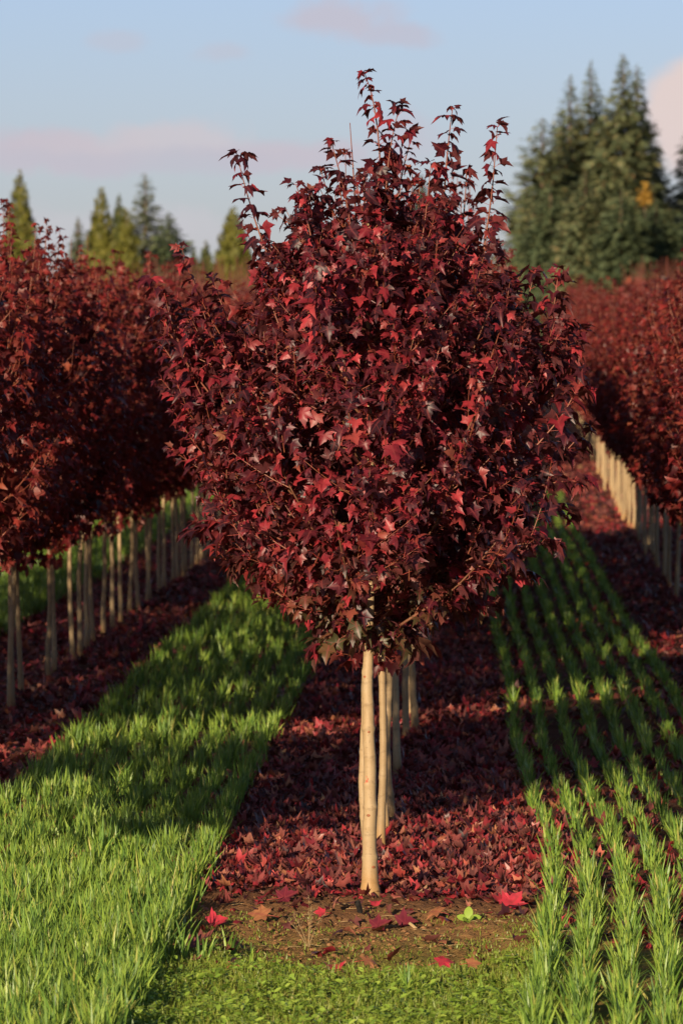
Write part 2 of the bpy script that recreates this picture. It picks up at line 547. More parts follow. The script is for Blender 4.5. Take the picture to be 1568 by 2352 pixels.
# ------------------------------------------------------------------ leaf templates
def leaf_template(fold=0.25, droop=0.25, curl=0.0, detail=True, twist=0.0, skew=0.0):
    """five pointed lobes; stalk end at the origin, midrib along +y, unit length"""
    if detail:
        half = [(0.06, -0.03), (0.24, -0.09), (0.47, -0.10), (0.40, 0.10), (0.43, 0.18), (0.70, 0.52), (0.52, 0.47), (0.44, 0.54), (0.27, 0.50), (0.26, 0.68), (0.17, 0.74)]
    else:
        half = [(0.20, -0.08), (0.45, -0.06), (0.39, 0.15), (0.66, 0.50), (0.27, 0.50), (0.21, 0.70)]
    pts = [(0, 0.0)] + half + [(0, 1.0)] + [(-x, y) for x, y in reversed(half)]
    pts = np.array(pts)
    n = len(pts)
    c = np.array([[0, 0.30]])
    m2 = np.array([[0, 0.62]])
    p = np.concatenate([pts, c, m2])
    k = len(half)
    tris = []
    ci, mi, tip = n, n + 1, k + 1
    sp = k - 1 if detail else k - 1   # the sinus beside the middle lobe
    sin_r = half.index((0.27, 0.50)) + 1
    sin_l = n - sin_r
    for i in range(n):
        j = (i + 1) % n
        if sin_r <= i < sin_l:
            tris.append((mi, i, j))
        else:
            tris.append((ci, i, j))
    tris.append((ci, sin_r, mi))
    tris.append((ci, mi, sin_l))
    z = fold * np.abs(p[:, 0]) - droop * (np.clip(p[:, 1], 0, 2) ** 2) - curl * (p[:, 0] ** 2) * 1.6 + twist * p[:, 0] * p[:, 1]
    p = p + np.stack([skew * p[:, 1] ** 2 * 0.5, 0 * p[:, 1]], -1)
    v = np.stack([p[:, 0], p[:, 1], z], -1)
    # distance from the nearest vein, for the vein colour
    uv = np.zeros((len(p), 2))
    uv[:, 0] = np.minimum(np.abs(p[:, 0]), 0.5)
    uv[:, 1] = p[:, 1]
    tl = (0.70, 0.50)
    for q in range(len(p)):
        if abs(abs(p[q, 0]) - 0.70) < 0.03 or abs(abs(p[q, 0]) - 0.46) < 0.01 and p[q, 1] < 0:
            uv[q, 0] = 0.0
    return v, np.array(tris), uv


TEMPL = [leaf_template(f, d, c, True, tw, sk) for f, d, c, tw, sk in (
    (0.25, 0.25, 0.0, 0.1, 0.1), (0.45, 0.40, 0.2, -0.3, -0.15), (0.75, 0.45, 0.3, 0.0, 0.2), (0.15, 0.55, 0.6, 0.3, -0.2),
    (0.55, 0.15, 0.0, 0.4, 0.1), (-0.2, 0.5, 0.5, -0.2, 0.0), (0.95, 0.6, 0.2, 0.2, -0.1), (0.35, 0.8, 0.7, -0.4, 0.25))]
TEMPL_SHOOT = [leaf_template(f, d, c, True, tw, sk) for f, d, c, tw, sk in (
    (0.7, 0.55, 0.5, 0.2, 0.1), (0.5, 0.75, 0.9, -0.2, -0.15), (0.9, 0.45, 0.4, 0.0, 0.2), (0.3, 0.6, 0.9, 0.3, -0.2))]
TEMPL_LOW = [leaf_template(f, d, c, False, tw) for f, d, c, tw in ((0.25, 0.25, 0.0, 0.2), (0.6, 0.4, 0.2, -0.3), (0.1, 0.5, 0.6, 0.1), (0.85, 0.5, 0.2, 0.3))]
TEMPL_DRY = [leaf_template(f, d, c, False, tw, sk) for f, d, c, tw, sk in (
    (0.8, -0.5, 0.7, 0.4, 0.3), (-0.6, 0.7, 0.4, -0.5, 0.0), (1.3, 0.3, 0.0, 0.3, -0.3), (0.3, 1.0, 1.1, 0.0, 0.2), (-1.1, -0.5, -0.7, 0.6, 0.1),
    (0.2, 0.5, 0.5, -0.4, 0.0), (0.5, -0.9, 0.2, 0.9, -0.2))]


def place_leaves(geo, templ, rng, pos, T, N, size, mi=0):
    F = frames(T, N)
    pick = rng.integers(0, len(templ), len(pos))
    for k, (tv, tt, uv) in enumerate(templ):
        s = pick == k
        if s.any():
            jit = np.stack([rng.uniform(0.68, 1.05, s.sum()), np.ones(s.sum()), rng.uniform(0.6, 1.3, s.sum())], -1)
            scatter(geo, tv, tt, F[s], pos[s], size[s][:, None, None] * jit[:, None, :], mi, uv)


def petioles(geo, a, b, r, mi):
    """thin three-sided stalks from a to b"""
    d = norm(b - a)
    u = norm(np.cross(d, np.array([0.2, 0.3, 0.93])))
    v = np.cross(d, u)
    n = len(a)
    vs = []
    for k in range(3):
        an = k * 2 * math.pi / 3
        off = (u * math.cos(an) + v * math.sin(an)) * r
        vs += [a + off, b + off * 0.8]
    V = np.stack(vs, 1)
    t = np.array([(0, 2, 1), (2, 3, 1), (2, 4, 3), (4, 5, 3), (4, 0, 5), (0, 1, 5)])
    geo.add(V.reshape(-1, 3), (t[None] + (np.arange(n) * 6)[:, None, None]).reshape(-1, 3), mi)


# ------------------------------------------------------------------ maples
ENV_Z = np.array([0.98, 1.08, 1.28, 1.41, 1.52, 1.78, 2.15, 2.37, 2.54, 2.70, 2.89, 3.02, 3.15])
ENV_R = np.array([0.10, 0.22, 0.44, 0.62, 0.78, 0.87, 0.88, 0.82, 0.70, 0.54, 0.37, 0.22, 0.10])


def env(z):
    return np.interp(z, ENV_Z, ENV_R)


def walk_leaves(pts, rng, step, s0, s1, start=0.25):
    """leaf pairs along a twig: returns attach points, outward directions, sizes"""
    pts = np.asarray(pts)
    seg = np.linalg.norm(np.diff(pts, axis=0), axis=1)
    L = np.concatenate([[0], np.cumsum(seg)])
    n = max(2, int(L[-1] * (1 - start) / step))
    s = np.linspace(L[-1] * start, L[-1], n) + rng.normal(0, step * 0.12, n)
    s = np.clip(s, 0, L[-1])
    P = np.stack([np.interp(s, L, pts[:, k]) for k in range(3)], -1)
    tan = norm(np.gradient(P, axis=0) + 1e-6)
    f = np.linspace(0, 1, n)
    a0 = rng.uniform(0, math.pi)
    out = []
    for i in range(n):
        ref = np.array([math.cos(a0 + (i % 2) * math.pi / 2), math.sin(a0 + (i % 2) * math.pi / 2), 0.1])
        side = np.cross(tan[i], ref)
        side /= np.linalg.norm(side) + 1e-9
        for sg in (-1, 1):
            if rng.random() < 0.08:
                continue
            sz = (s0 + (s1 - s0) * f[i] ** 1.4) * rng.uniform(0.62, 1.0) * (1.3 if rng.random() < 0.12 else 1.0)
            out.append((P[i], side * sg + tan[i] * (0.35 + 0.6 * f[i]), sz))
    for k in range(2):
        d = rng.normal(0, 1, 3)
        out.append((P[-1], tan[-1] + d * 0.4, s1 * rng.uniform(0.6, 1.0)))
    return out


def make_crown(seed, n_prim, n_sec, leafscale, templ, step, shoots, env_scale=1.0, wilder=1.0, main=False):
    rng = np.random.default_rng(seed)
    wood, fol = Geo(), Geo()
    leaves = []
    ga = 2.39996
    for i in range(n_prim):
        f = (i + 0.5) / n_prim
        h = 1.0 + 1.55 * f ** 1.15 + rng.normal(0, 0.03)
        az = i * ga + rng.normal(0, 0.25)
        rise = (0.25 + 0.55 * rng.random()) * (1 - 0.25 * f) + 0.12
        if f < 0.34 and i % 2:
            rise = rng.uniform(0.16, 0.48)
        zt = min(h + rise, 3.02)
        rt = env(zt) * env_scale * rng.uniform(0.74, 1.02) * (1 + 0.05 * math.sin(3 * az + seed + zt * 2.5))
        o = np.array([math.cos(az), math.sin(az), 0])
        p0 = np.array([0, 0, h])
        p2 = o * rt + np.array([0, 0, zt])
        p1 = o * rt * rng.uniform(0.45, 0.7) + np.array([0, 0, h + (zt - h) * rng.uniform(0.15, 0.4)])
        pts = bez(p0, p1, p2, 10)
        pts[1:] += np.cumsum(rng.normal(0, 0.004, (9, 3)), 0)
        r0 = 0.0085 * (1 - 0.45 * f)
        tube(wood, pts, np.linspace(r0, 0.0022, 10), 5, 0)
        leaves += walk_leaves(pts, rng, step * 1.25, 0.105, 0.07, 0.3)
        for j in range(n_sec):
            tt = rng.uniform(0.22, 0.97)
            q = pts[int(tt * 9)]
            up = rng.uniform(0.25, 1.0)
            d = o * rng.uniform(0.0, 0.8) + np.array([-o[1], o[0], 0]) * rng.normal(0, 0.75) + np.array([0, 0, up])
            if h < 1.25 and rng.random() < 0.6:
                d[2] = rng.uniform(-0.35, 0.3)
            d = d / np.linalg.norm(d)
            Ln = rng.uniform(0.16, 0.42)
            for _ in range(4):
                e = q + d * Ln
                if math.hypot(e[0], e[1]) > env(e[2]) * env_scale * 1.06 or e[2] < 0.99:
                    Ln *= 0.7
            e = q + d * Ln
            mid = (q + e) / 2 + np.array([0, 0, -0.02]) + rng.normal(0, 0.012, 3)
            sp = bez(q, mid, e + np.array([0, 0, 0.03]), 6)
            tube(wood, sp, np.linspace(0.0034, 0.0014, 6), 4, 1)
            leaves += walk_leaves(sp, rng, step, 0.098, 0.055, 0.12)
    # upright leafy shoots that break up the outline
    for j in range(58 if main else 20):
        zb = rng.uniform(1.45, 2.60)
        az = rng.uniform(0, 2 * math.pi)
        rb = env(zb) * env_scale * rng.uniform(0.5, 0.98)
        o = np.array([math.cos(az), math.sin(az), 0])
        Ln = rng.uniform(0.16, 0.38)
        p0 = o * rb * 0.9 + np.array([0, 0, zb - 0.1])
        e = o * (rb + Ln * rng.uniform(0.1, 0.4)) + np.array([rng.normal(0, 0.04), rng.normal(0, 0.04), zb + Ln])
        sp = bez(p0, (p0 + e) / 2 + o * 0.03, e, 7)
        tube(wood, sp, np.linspace(0.0032, 0.0012, 7), 4, 1)
        leaves += walk_leaves(sp, rng, step * 0.9, 0.105, 0.06, 0.1)
    # short leafy twigs where the crown meets the trunk
    for j in range(16 if main else 13):
        h = rng.uniform(1.02, 1.38) if main else rng.uniform(0.92, 1.35)
        az = rng.uniform(0, 2 * math.pi)
        Ln = rng.uniform(0.10, 0.34) * (0.6 + (h - 1.0) * 1.4)
        p0 = np.array([0, 0, h])
        e = p0 + np.array([math.cos(az) * Ln, math.sin(az) * Ln, rng.uniform(-0.08, 0.12)])
        sp = bez(p0, (p0 + e) / 2 + np.array([0, 0, 0.03]), e, 6)
        tube(wood, sp, np.linspace(0.0034, 0.0014, 6), 4, 1)
        leaves += walk_leaves(sp, rng, step, 0.10, 0.075, 0.25)
    shoot_geos = []
    for pts, s0, s1, sp_step, leafy in shoots:
        g = Geo()
        pts = np.asarray(pts, float)
        n = len(pts)
        k = np.linspace(0, n - 1, 14)
        sm = np.stack([np.interp(k, np.arange(n), pts[:, c]) for c in range(3)], -1)
        for _ in range(2):
            sm[1:-1] = (sm[:-2] + 2 * sm[1:-1] + sm[2:]) / 4
        tube(g, sm, np.linspace(0.0046, 0.0017, 14), 5, 1)
        if leafy:
            lv = walk_leaves(sm, rng, sp_step, s0, s1, 0.04)
            emit(g, lv, rng, 1.14 if main else 1.0, TEMPL_SHOOT if main else templ, True)
        shoot_geos.append(g)
    emit(fol, leaves, rng, leafscale, templ, False)
    return wood, fol, shoot_geos, len(leaves)


def emit(geo, lv, rng, leafscale, templ, shoot):
    A = np.array([l[0] for l in lv])
    D = norm(np.array([l[1] for l in lv]))
    S = np.array([l[2] for l in lv]) * leafscale
    n = len(lv)
    rad = A * np.array([1, 1, 0])
    rad = norm(rad + 1e-5)
    pet = S * rng.uniform(0.35, 0.75, n)
    if shoot:
        dirp = norm(D * np.array([1, 1, 0.5]) + np.array([0, 0, 0.25]) + rng.normal(0, 0.2, (n, 3)))
        B = A + dirp * (pet * 0.8)[:, None]
        T = norm(D * np.array([1, 1, 0.2]) + np.array([0, 0, -1]) * rng.uniform(-0.1, 0.55, n)[:, None] + rng.normal(0, 0.18, (n, 3)))
        N = np.array([0, 0, 1.0]) + rng.normal(0, 0.42, (n, 3)) + D * 0.35
    else:
        dirp = norm(D + rad * 0.35 + np.array([0, 0, 0.1]) + rng.normal(0, 0.3, (n, 3)))
        B = A + dirp * pet[:, None]
        T = norm(D * 0.75 + rad * 0.45 + np.array([0, 0, -1]) * rng.uniform(-0.1, 1.0, n)[:, None] + rng.normal(0, 0.4, (n, 3)))
        N = np.array([0, 0, 0.95]) + rad * 0.42 + rng.normal(0, 0.52, (n, 3))
    place_leaves(geo, templ, rng, B, T, N, S, 0)
    petioles(geo, A, B, 0.0011 if shoot else 0.0010, 2)


def trunk_mesh(seed, height, r0, r1, sides, ring, wob=0.006):
    rng = np.random.default_rng(seed)
    zs = np.arange(-0.12, height, ring)
    n = len(zs)
    x = wob * np.sin(zs * 4.2 + rng.uniform(0, 6)) + wob * 0.6 * np.sin(zs * 9.1 + rng.uniform(0, 6))
    y = wob * np.sin(zs * 3.6 + rng.uniform(0, 6))
    rr = np.interp(zs, [-0.12, 0.0, 0.05, 0.18, 1.05, 2.0, 3.1], [r0 * 1.95, r0 * 1.56, r0 * 1.22, r0, r1, r1 * 0.55, 0.004])
    ang = np.arange(sides) * 2 * math.pi / sides
    rad = np.repeat(rr[:, None], sides, 1)
    z = 0.16
    k = 0
    nodes = []
    while z < height:
        a = rng.uniform(0, 2 * math.pi) if k % 2 == 0 else a + math.pi / 2
        nodes.append((z, a))
        bump = np.exp(-((zs - z) / 0.012) ** 2)
        lop = 0.05 + 0.15 * np.clip(np.cos(ang - a), 0, 1) ** 4 + 0.15 * np.clip(-np.cos(ang - a), 0, 1) ** 4
        rad *= 1 + bump[:, None] * lop[None] * rng.uniform(0.6, 1.2)
        kink = 0.0022 * (1 if k % 2 else -1)
        x += kink * np.clip((zs - z) / 0.05, 0, 1)
        z += rng.uniform(0.075, 0.135)
        k += 1
    rad *= 1 + rng.normal(0, 0.006, rad.shape)
    g = Geo()
    pts = np.stack([x, y, zs], -1)
    i0 = np.argmin(np.abs(zs))
    pts[:, :2] -= pts[i0, :2]
    tube(g, pts, rad, sides, 0)
    return g, pts, rr, nodes


def main_maple():
    root = empty('maple_tree', (MX, MY, float(gz(MX, MY)) + 0.005))
    tag(root, 'crimson maple in sharp focus with tall leafy leaders at the front of the middle row', 'tree', 'maples in the middle row')
    g, pts, rr, nodes = trunk_mesh(11, 2.95, 0.0305, 0.0215, 20, 0.008, 0.004)
    tr = link('trunk', g.mesh('front_trunk', [M_BARK]), root)
    # bud scars and the red paint dab, sub-parts of the trunk, on the side the photo shows
    s = Geo()
    def disc(z, ax, w_, h_, mi, lift=0.0012):
        c = pts[np.argmin(np.abs(pts[:, 2] - z))]
        r = rr[np.argmin(np.abs(pts[:, 2] - z))] * 1.10 + lift
        vs = [[c[0] + r * math.sin(ax), c[1] - r * math.cos(ax), z]]
        for k in range(10):
            t = k * 2 * math.pi / 10
            aa = ax + w_ / r * math.cos(t)
            r2 = r - 0.004
            vs.append([c[0] + r2 * math.sin(aa), c[1] - r2 * math.cos(aa), z + h_ * math.sin(t)])
        s.add(vs, [(0, 1 + k, 1 + (k + 1) % 10) for k in range(10)], mi)
    for z, ax in ((0.34, -0.25), (0.695, 0.1), (0.12, 0.5), (0.93, -0.6)):
        s = Geo()
        disc(z, ax, 0.010, 0.006, 0)
        link('bud_scar', s.mesh('bud_scar', [M_SCAR]), tr)
    s = Geo()
    rg = np.random.default_rng(2)
    for _ in range(9):
        disc(0.49 + rg.uniform(-0.016, 0.016), -0.45 + rg.normal(0, 0.15), rg.uniform(0.001, 0.003), rg.uniform(0.003, 0.006), 0, 0.003)
    link('paint_mark', s.mesh('paint_mark', [M_PAINT]), tr)

    def sh(path, dy=0.0):
        n = len(path)
        out = []
        for i, (x, y) in enumerate(path):
            out.append(((x - 850) * EYE / 1297, dy * (1 - 0.2 * i / n), (2062 - y) * EYE / 1297 - 0.0))
        return out[::-1]
    shoots = [
        (sh([(838, 176), (848, 205), (859, 245), (868, 310), (874, 390), (876, 520)]), 0.082, 0.045, 0.032, True),
        (sh([(916, 255), (905, 300), (893, 360), (885, 450), (880, 560)], -0.03), 0.085, 0.055, 0.030, True),
        (sh([(945, 318), (930, 370), (915, 440), (900, 560)], 0.05), 0.09, 0.06, 0.032, True),
        (sh([(546, 366), (556, 410), (572, 465), (588, 520), (612, 585), (650, 680)], 0.0), 0.088, 0.05, 0.042, True),
        (sh([(762, 332), (772, 370), (786, 420), (800, 480), (815, 600)], -0.1), 0.082, 0.045, 0.034, True),
        (sh([(1038, 256), (1032, 300), (1027, 350), (1022, 410), (1010, 560)], 0.05), 0.085, 0.045, 0.036, True),
        (sh([(1141, 300), (1136, 360), (1131, 430), (1122, 500), (1105, 620)], -0.1), 0.092, 0.045, 0.038, True),
        (sh([(682, 430), (695, 470), (710, 520), (730, 620)], -0.15), 0.075, 0.05, 0.04, True),
        (sh([(735, 395), (748, 440), (765, 500), (790, 620)], 0.12), 0.075, 0.05, 0.04, True),
        (sh([(345, 650), (365, 690), (400, 742), (450, 820), (540, 930)], 0.0), 0.085, 0.055, 0.026, True),
        (sh([(1332, 770), (1318, 800), (1300, 850), (1260, 930)], 0.0), 0.10, 0.06, 0.022, True),
        (sh([(1280, 634), (1275, 680), (1262, 770), (1240, 860)], -0.05), 0.095, 0.055, 0.028, True),
        (sh([(1070, 400), (1068, 450), (1062, 520), (1050, 620)], 0.1), 0.075, 0.05, 0.05, True),
        (sh([(990, 385), (985, 430), (978, 500), (960, 620)], -0.12), 0.078, 0.05, 0.045, True),
        (sh([(372, 716), (392, 770), (430, 840), (500, 930)], -0.1), 0.085, 0.055, 0.028, True),
        (sh([(405, 690), (430, 740), (468, 800), (540, 900)], 0.12), 0.085, 0.055, 0.028, True),
        (sh([(372, 800), (405, 850), (450, 900), (530, 980)], 0.1), 0.088, 0.06, 0.028, True),
        (sh([(490, 650), (505, 700), (535, 770), (600, 870)], 0.1), 0.085, 0.055, 0.03, True),
        (sh([(1226, 632), (1212, 690), (1190, 760), (1150, 850)], 0.1), 0.085, 0.055, 0.03, True),
        (sh([(1340, 860), (1322, 900), (1290, 960), (1220, 1040)], -0.12), 0.088, 0.06, 0.028, True),
        (sh([(1290, 790), (1270, 840), (1240, 900), (1180, 980)], 0.1), 0.085, 0.055, 0.028, True),
        (sh([(1345, 985), (1320, 1020), (1280, 1060), (1200, 1110)], 0.1), 0.09, 0.06, 0.028, True),
        (sh([(1300, 1190), (1240, 1180), (1160, 1190), (1040, 1230)], 0.1), 0.095, 0.065, 0.024, True),
        (sh([(1270, 1255), (1200, 1250), (1120, 1270), (1000, 1320)], -0.1), 0.095, 0.065, 0.024, True),
        (sh([(1205, 1325), (1140, 1320), (1060, 1345), (940, 1400)], 0.05), 0.095, 0.065, 0.024, True),
        (sh([(1330, 1110), (1280, 1110), (1200, 1130), (1100, 1180)], -0.05), 0.095, 0.065, 0.024, True),
        (sh([(1120, 1400), (1060, 1390), (980, 1410), (890, 1450)], 0.15), 0.095, 0.065, 0.026, True),
        (sh([(442, 1225), (510, 1205), (590, 1215), (700, 1270)], -0.1), 0.10, 0.07, 0.026, True),
        (sh([(548, 1298), (610, 1285), (680, 1300), (780, 1360)], -0.1), 0.10, 0.07, 0.026, True),
        (sh([(750, 1490), (790, 1465), (830, 1450), (848, 1440)], -0.05), 0.09, 0.08, 0.024, True),
        (sh([(940, 1490), (910, 1465), (870, 1450), (852, 1445)], -0.05), 0.09, 0.08, 0.024, True),
        (sh([(803, 287), (808, 360), (813, 430), (820, 560)], 0.03), 0.0, 0.0, 0.05, False),
        (sh([(840, 378), (838, 430), (834, 520)], 0.05), 0.0, 0.0, 0.05, False),
    ]
    wood, fol, sg, nl = make_crown(21, 52, 10, 0.72, TEMPL, 0.034, shoots, main=True)
    print('main leaves', nl)
    link('branching', wood.mesh('front_branching', [M_BRANCH, M_TWIG]), root)
    link('crown', fol.mesh('front_crown', [M_LEAF, M_TWIG, M_PETIOLE]), root)
    for k, gg in enumerate(sg):
        o = link('leader_shoot' if shoots[k][4] else 'bare_shoot', gg.mesh('leader_shoot', [M_LEAF, M_TWIG, M_PETIOLE]), root)
    return root


main_maple()

# --- the nursery rows: five kinds of row maple, each with trunk and crown, then copied
ROWV = []
for k in range(5):
    rg = np.random.default_rng(100 + k)
    shoots = []
    for q in range(6 if k % 2 else 4):
        a, rr_ = rg.uniform(0, 2 * math.pi), rg.uniform(0.1, 0.6)
        z0 = np.interp(rr_, [0.1, 0.6], [2.9, 2.6])
        hh = rg.uniform(0.2, 0.5)
        x0, y0 = rr_ * math.cos(a), rr_ * math.sin(a)
        shoots.append(([(x0 * 0.8, y0 * 0.8, z0 - 0.35), (x0 * 0.95, y0 * 0.95, z0), (x0 * 1.05, y0 * 1.05, z0 + hh * 0.6), (x0 * 1.08, y0 * 1.08, z0 + hh)],
                       0.08, 0.045, 0.05, rg.random() > 0.3))
    wood, fol, sg, nl = make_crown(200 + k, 38, 5, 0.96, TEMPL_LOW, 0.060, shoots, 0.86)
    for gg in (wood, *sg):
        for v_, t_, m_, u_ in zip(gg.v, gg.t, gg.m, gg.u):
            pass
    allg = Geo()
    for gg, shift in ((fol, None), (wood, 1)) + tuple((x, None) for x in sg):
        off = allg.n
        for v_ in gg.v:
            allg.v.append(v_)
        for t_ in gg.t:
            allg.t.append(t_ + off)
        for m_ in gg.m:
            allg.m.append(np.where(m_ == 0, 1, m_) if shift else m_)
        allg.u += gg.u
        allg.n += gg.n
    g, *_ = trunk_mesh(300 + k, 2.8, 0.0205, 0.0160, 9, 0.02, 0.009)
    ROWV.append((g.mesh('row_trunk', [M_BARK]), allg.mesh('row_crown', [M_LEAF_ROW, M_TWIG, M_PETIOLE])))
    if k == 0:
        print('row leaves', nl)

ORD = ['first', 'second', 'third', 'fourth', 'fifth', 'sixth', 'seventh', 'eighth', 'ninth', 'tenth', 'eleventh', 'twelfth', 'thirteenth',
       'fourteenth', 'fifteenth', 'sixteenth', 'seventeenth', 'eighteenth', 'nineteenth', 'twentieth', 'twenty-first', 'twenty-second',
       'twenty-third', 'twenty-fourth']
rt = np.random.default_rng(77)


def row_maple(x, y, label, group, sc=None, k=None, lean=0.012):
    k = int(rt.integers(0, len(ROWV))) if k is None else k
    s = sc if sc else float(rt.uniform(0.92, 1.05))
    root = empty('maple_tree', (x, y, float(gz(x, y)) - 0.005), float(rt.uniform(0, 6.28)), s)
    tag(root, label, 'tree', group)
    root.rotation_euler = (float(rt.normal(0, lean)), float(rt.normal(0, lean)), root.rotation_euler[2])
    link('trunk', ROWV[k][0], root)
    link('crown', ROWV[k][1], root)


G_MID, G_LEFT, G_RIGHT, G_OUT = 'maples in the middle row', 'maples in the left row', 'maples in the right row', 'maples in the outer left row'
# middle row behind the front tree
mid = [(-0.573, 31.13), (-0.550, 32.78), (-0.538, 33.5), (-0.524, 34.4), (-0.548, 38.2)]
yv = 41.3
while yv < 78:
    if not (46.0 < yv < 50.5):
      mid.append((-0.548 + rt.normal(0, 0.018), yv))
    yv += 1.12 + rt.normal(0, 0.12)
ml = ['maple directly behind the front maple, its foot showing left of that trunk',
      'maple whose slim trunk touches the right side of the front trunk',
      'maple whose trunk is a thin sliver between two thicker trunks of the middle row',
      'maple with a thick knobbly trunk standing clear to the right of the front trunk']
for i, (x, y) in enumerate(mid):
    row_maple(x, y, ml[i] if i < 4 else 'maroon maple hidden deep in the middle row behind the front trees', G_MID, 0.95 if i < 4 else None, lean=0.0 if i < 4 else 0.01)

# left row
yl = [28.6, 29.8, 30.9, 32.0, 33.2, 34.2, 38.4, 39.3, 40.3, 42.4, 43.5]
yl += [3.12 * FPX / (VPX - px) for px in (18, 26, 57, 112, 124, 165, 177, 200, 218, 238, 262, 276, 300, 315, 335, 347, 367, 379, 395, 406)]
while yl[-1] < 108:
    yl.append(yl[-1] + 1.02 + rt.normal(0, 0.15) + (1.0 if rt.random() < 0.06 else 0))
n_in = 0
for yv in yl:
    x = -3.12 + rt.normal(0, 0.012)
    vis = (x / yv * FPX + VPX) > 0
    if not vis:
        lab = 'near maple of the left row, standing beyond the left edge'
    else:
        lab = ('left row maple, %s pale trunk from the left edge' % ORD[n_in]) if n_in < 24 else 'maroon maple merging into the far end of the left row'
        n_in += 1
    row_maple(x, yv, lab, G_LEFT, float(rt.uniform(0.95, 1.05) * np.interp(yv, [44, 60, 80, 110], [0.94, 0.91, 0.88, 0.84])))

# right row
yv = 40.0
n_in = 0
while yv < 150:
    x = 1.63 + rt.normal(0, 0.03)
    vis = (x / yv * FPX + VPX) < 1568
    if not vis:
        lab = 'maroon maple of the right row just beyond the right edge of the photo'
    else:
        lab = ('right row maple, %s pale trunk from the right edge' % ORD[n_in]) if n_in < 16 else 'maroon maple merging into the far end of the right row'
        n_in += 1
    row_maple(x, yv, lab, G_RIGHT, float(rt.uniform(0.85, 0.93)))
    yv += 1.22 + rt.normal(0, 0.2) + (1.3 if rt.random() < 0.12 else 0)

# outer left row: seen only between the trunks of the left row
yv = 28.4
while yv < 88:
    row_maple(-5.65 + rt.normal(0, 0.03), yv, 'maroon maple of the outer row glimpsed behind the trunks of the left row', G_OUT, float(rt.uniform(0.76, 0.94)))
    yv += 1.1 + rt.normal(0, 0.15) + (1.3 if rt.random() < 0.36 else 0)
    if 31.4 < yv < 34.2:
        yv = 34.3

# the far block of the nursery: reads as one red mass
def far_block():
    rng = np.random.default_rng(9)
    g = Geo()
    tr = Geo()
    for x in np.concatenate([np.arange(3.9, 22, 2.3), np.arange(-22, 0, 2.4)]):
        y = 112 if x < 0 else 105
        while y < 205:
            y += 1.5 if y < 150 else 2.4
            lim = (-1300 if x < 0 else -100) / FPX * y
            if x < lim or x > 560 / FPX * y:
                continue
            n = 120
            z = rng.uniform(1.1, 3.05, n)
            a = rng.uniform(0, 2 * math.pi, n)
            r = env(z) * np.sqrt(rng.uniform(0.2, 1, n)) * 1.1
            s = rng.uniform(0.80, 0.92) if x < 0 else rng.uniform(0.86, 1.0)
            p = np.stack([x + r * np.cos(a), y + r * np.sin(a), gz(x, y) + z * s], -1)
            T = np.stack([np.cos(a), np.sin(a), rng.uniform(-1.2, 0.2, n)], -1) + rng.normal(0, 0.4, (n, 3))
            N = np.array([0, 0, 0.7]) + rng.normal(0, 0.5, (n, 3))
            place_leaves(g, TEMPL_LOW[:1], rng, p, T, N, rng.uniform(0.14, 0.26, n), 0)
            for q in range(4):
                px, py = x + rng.normal(0, 0.3), y + rng.normal(0, 0.3)
                b = gz(x, y) + 2.5
                tp = b + rng.uniform(0.4, 1.0)
                tube(g, [(px, py, b), (px + rng.normal(0, 0.03), py, tp)], [0.010, 0.006], 3, 1)
            tube(g, [(x, y, gz(x, y)), (x, y, gz(x, y) + 2.2)], [0.03, 0.015], 5, 2)
    o = link('maple_field', g.mesh('maple_field', [M_LEAF_ROW, M_TWIG, M_BARK]))
    tag(o, 'far block of red nursery maples merging into one mass below the conifers', 'trees', kind='stuff')


far_block()

# ------------------------------------------------------------------ cover crop strips
def blade_templates():
    out = []
    for bend, wd in ((0.10, 1.0), (0.30, 1.0), (0.55, 0.9), (0.2, 1.3)):
        zs = np.array([0, 0.38, 0.72, 1.0])
        ws = np.array([0.8, 1.0, 0.7, 0.0]) * 0.5 * wd
        yb = bend * zs ** 2
        zz = zs * (1 - 0.25 * bend * zs)
        v = []
        for i in range(3):
            v += [(-ws[i], yb[i], zz[i]), (ws[i], yb[i], zz[i])]
        v.append((0, yb[3], zz[3]))
        t = [(0, 1, 2), (1, 3, 2), (2, 3, 4), (3, 5, 4), (4, 5, 6)]
        out.append((np.array(v, float), np.array(t)))
    return out


BLADES = blade_templates()


def blades(geo, rng, x, y, h, wdt, lean=0.18, mi=0):
    n = len(x)
    pos = np.stack([x, y, gz(x, y) - 0.004], -1)
    az = rng.uniform(0, 2 * math.pi, n)
    up = norm(np.stack([rng.normal(0, 1, n) * lean, rng.normal(0, 1, n) * lean, np.ones(n)], -1))
    X = np.stack([np.cos(az), np.sin(az), np.zeros(n)], -1)
    X = norm(X - (X * up).sum(-1, keepdims=True) * up)
    Y = np.cross(up, X)
    F = np.stack([X, Y, up], -1)
    size = np.stack([wdt, h, h], -1)
    pick = rng.integers(0, len(BLADES), n)
    for k, (tv, tt) in enumerate(BLADES):
        s = pick == k
        scatter(geo, tv, tt, F[s], pos[s], size[s][:, None, :], mi)


R_Y = np.array([20, 24.5, 29.8, 33.3, 37, 40, 47.6, 57, 89, 140])
R_X = np.array([0.08, 0.135, 0.245, 0.235, 0.16, 0.10, 0.075, -0.03, -0.18, -0.25])


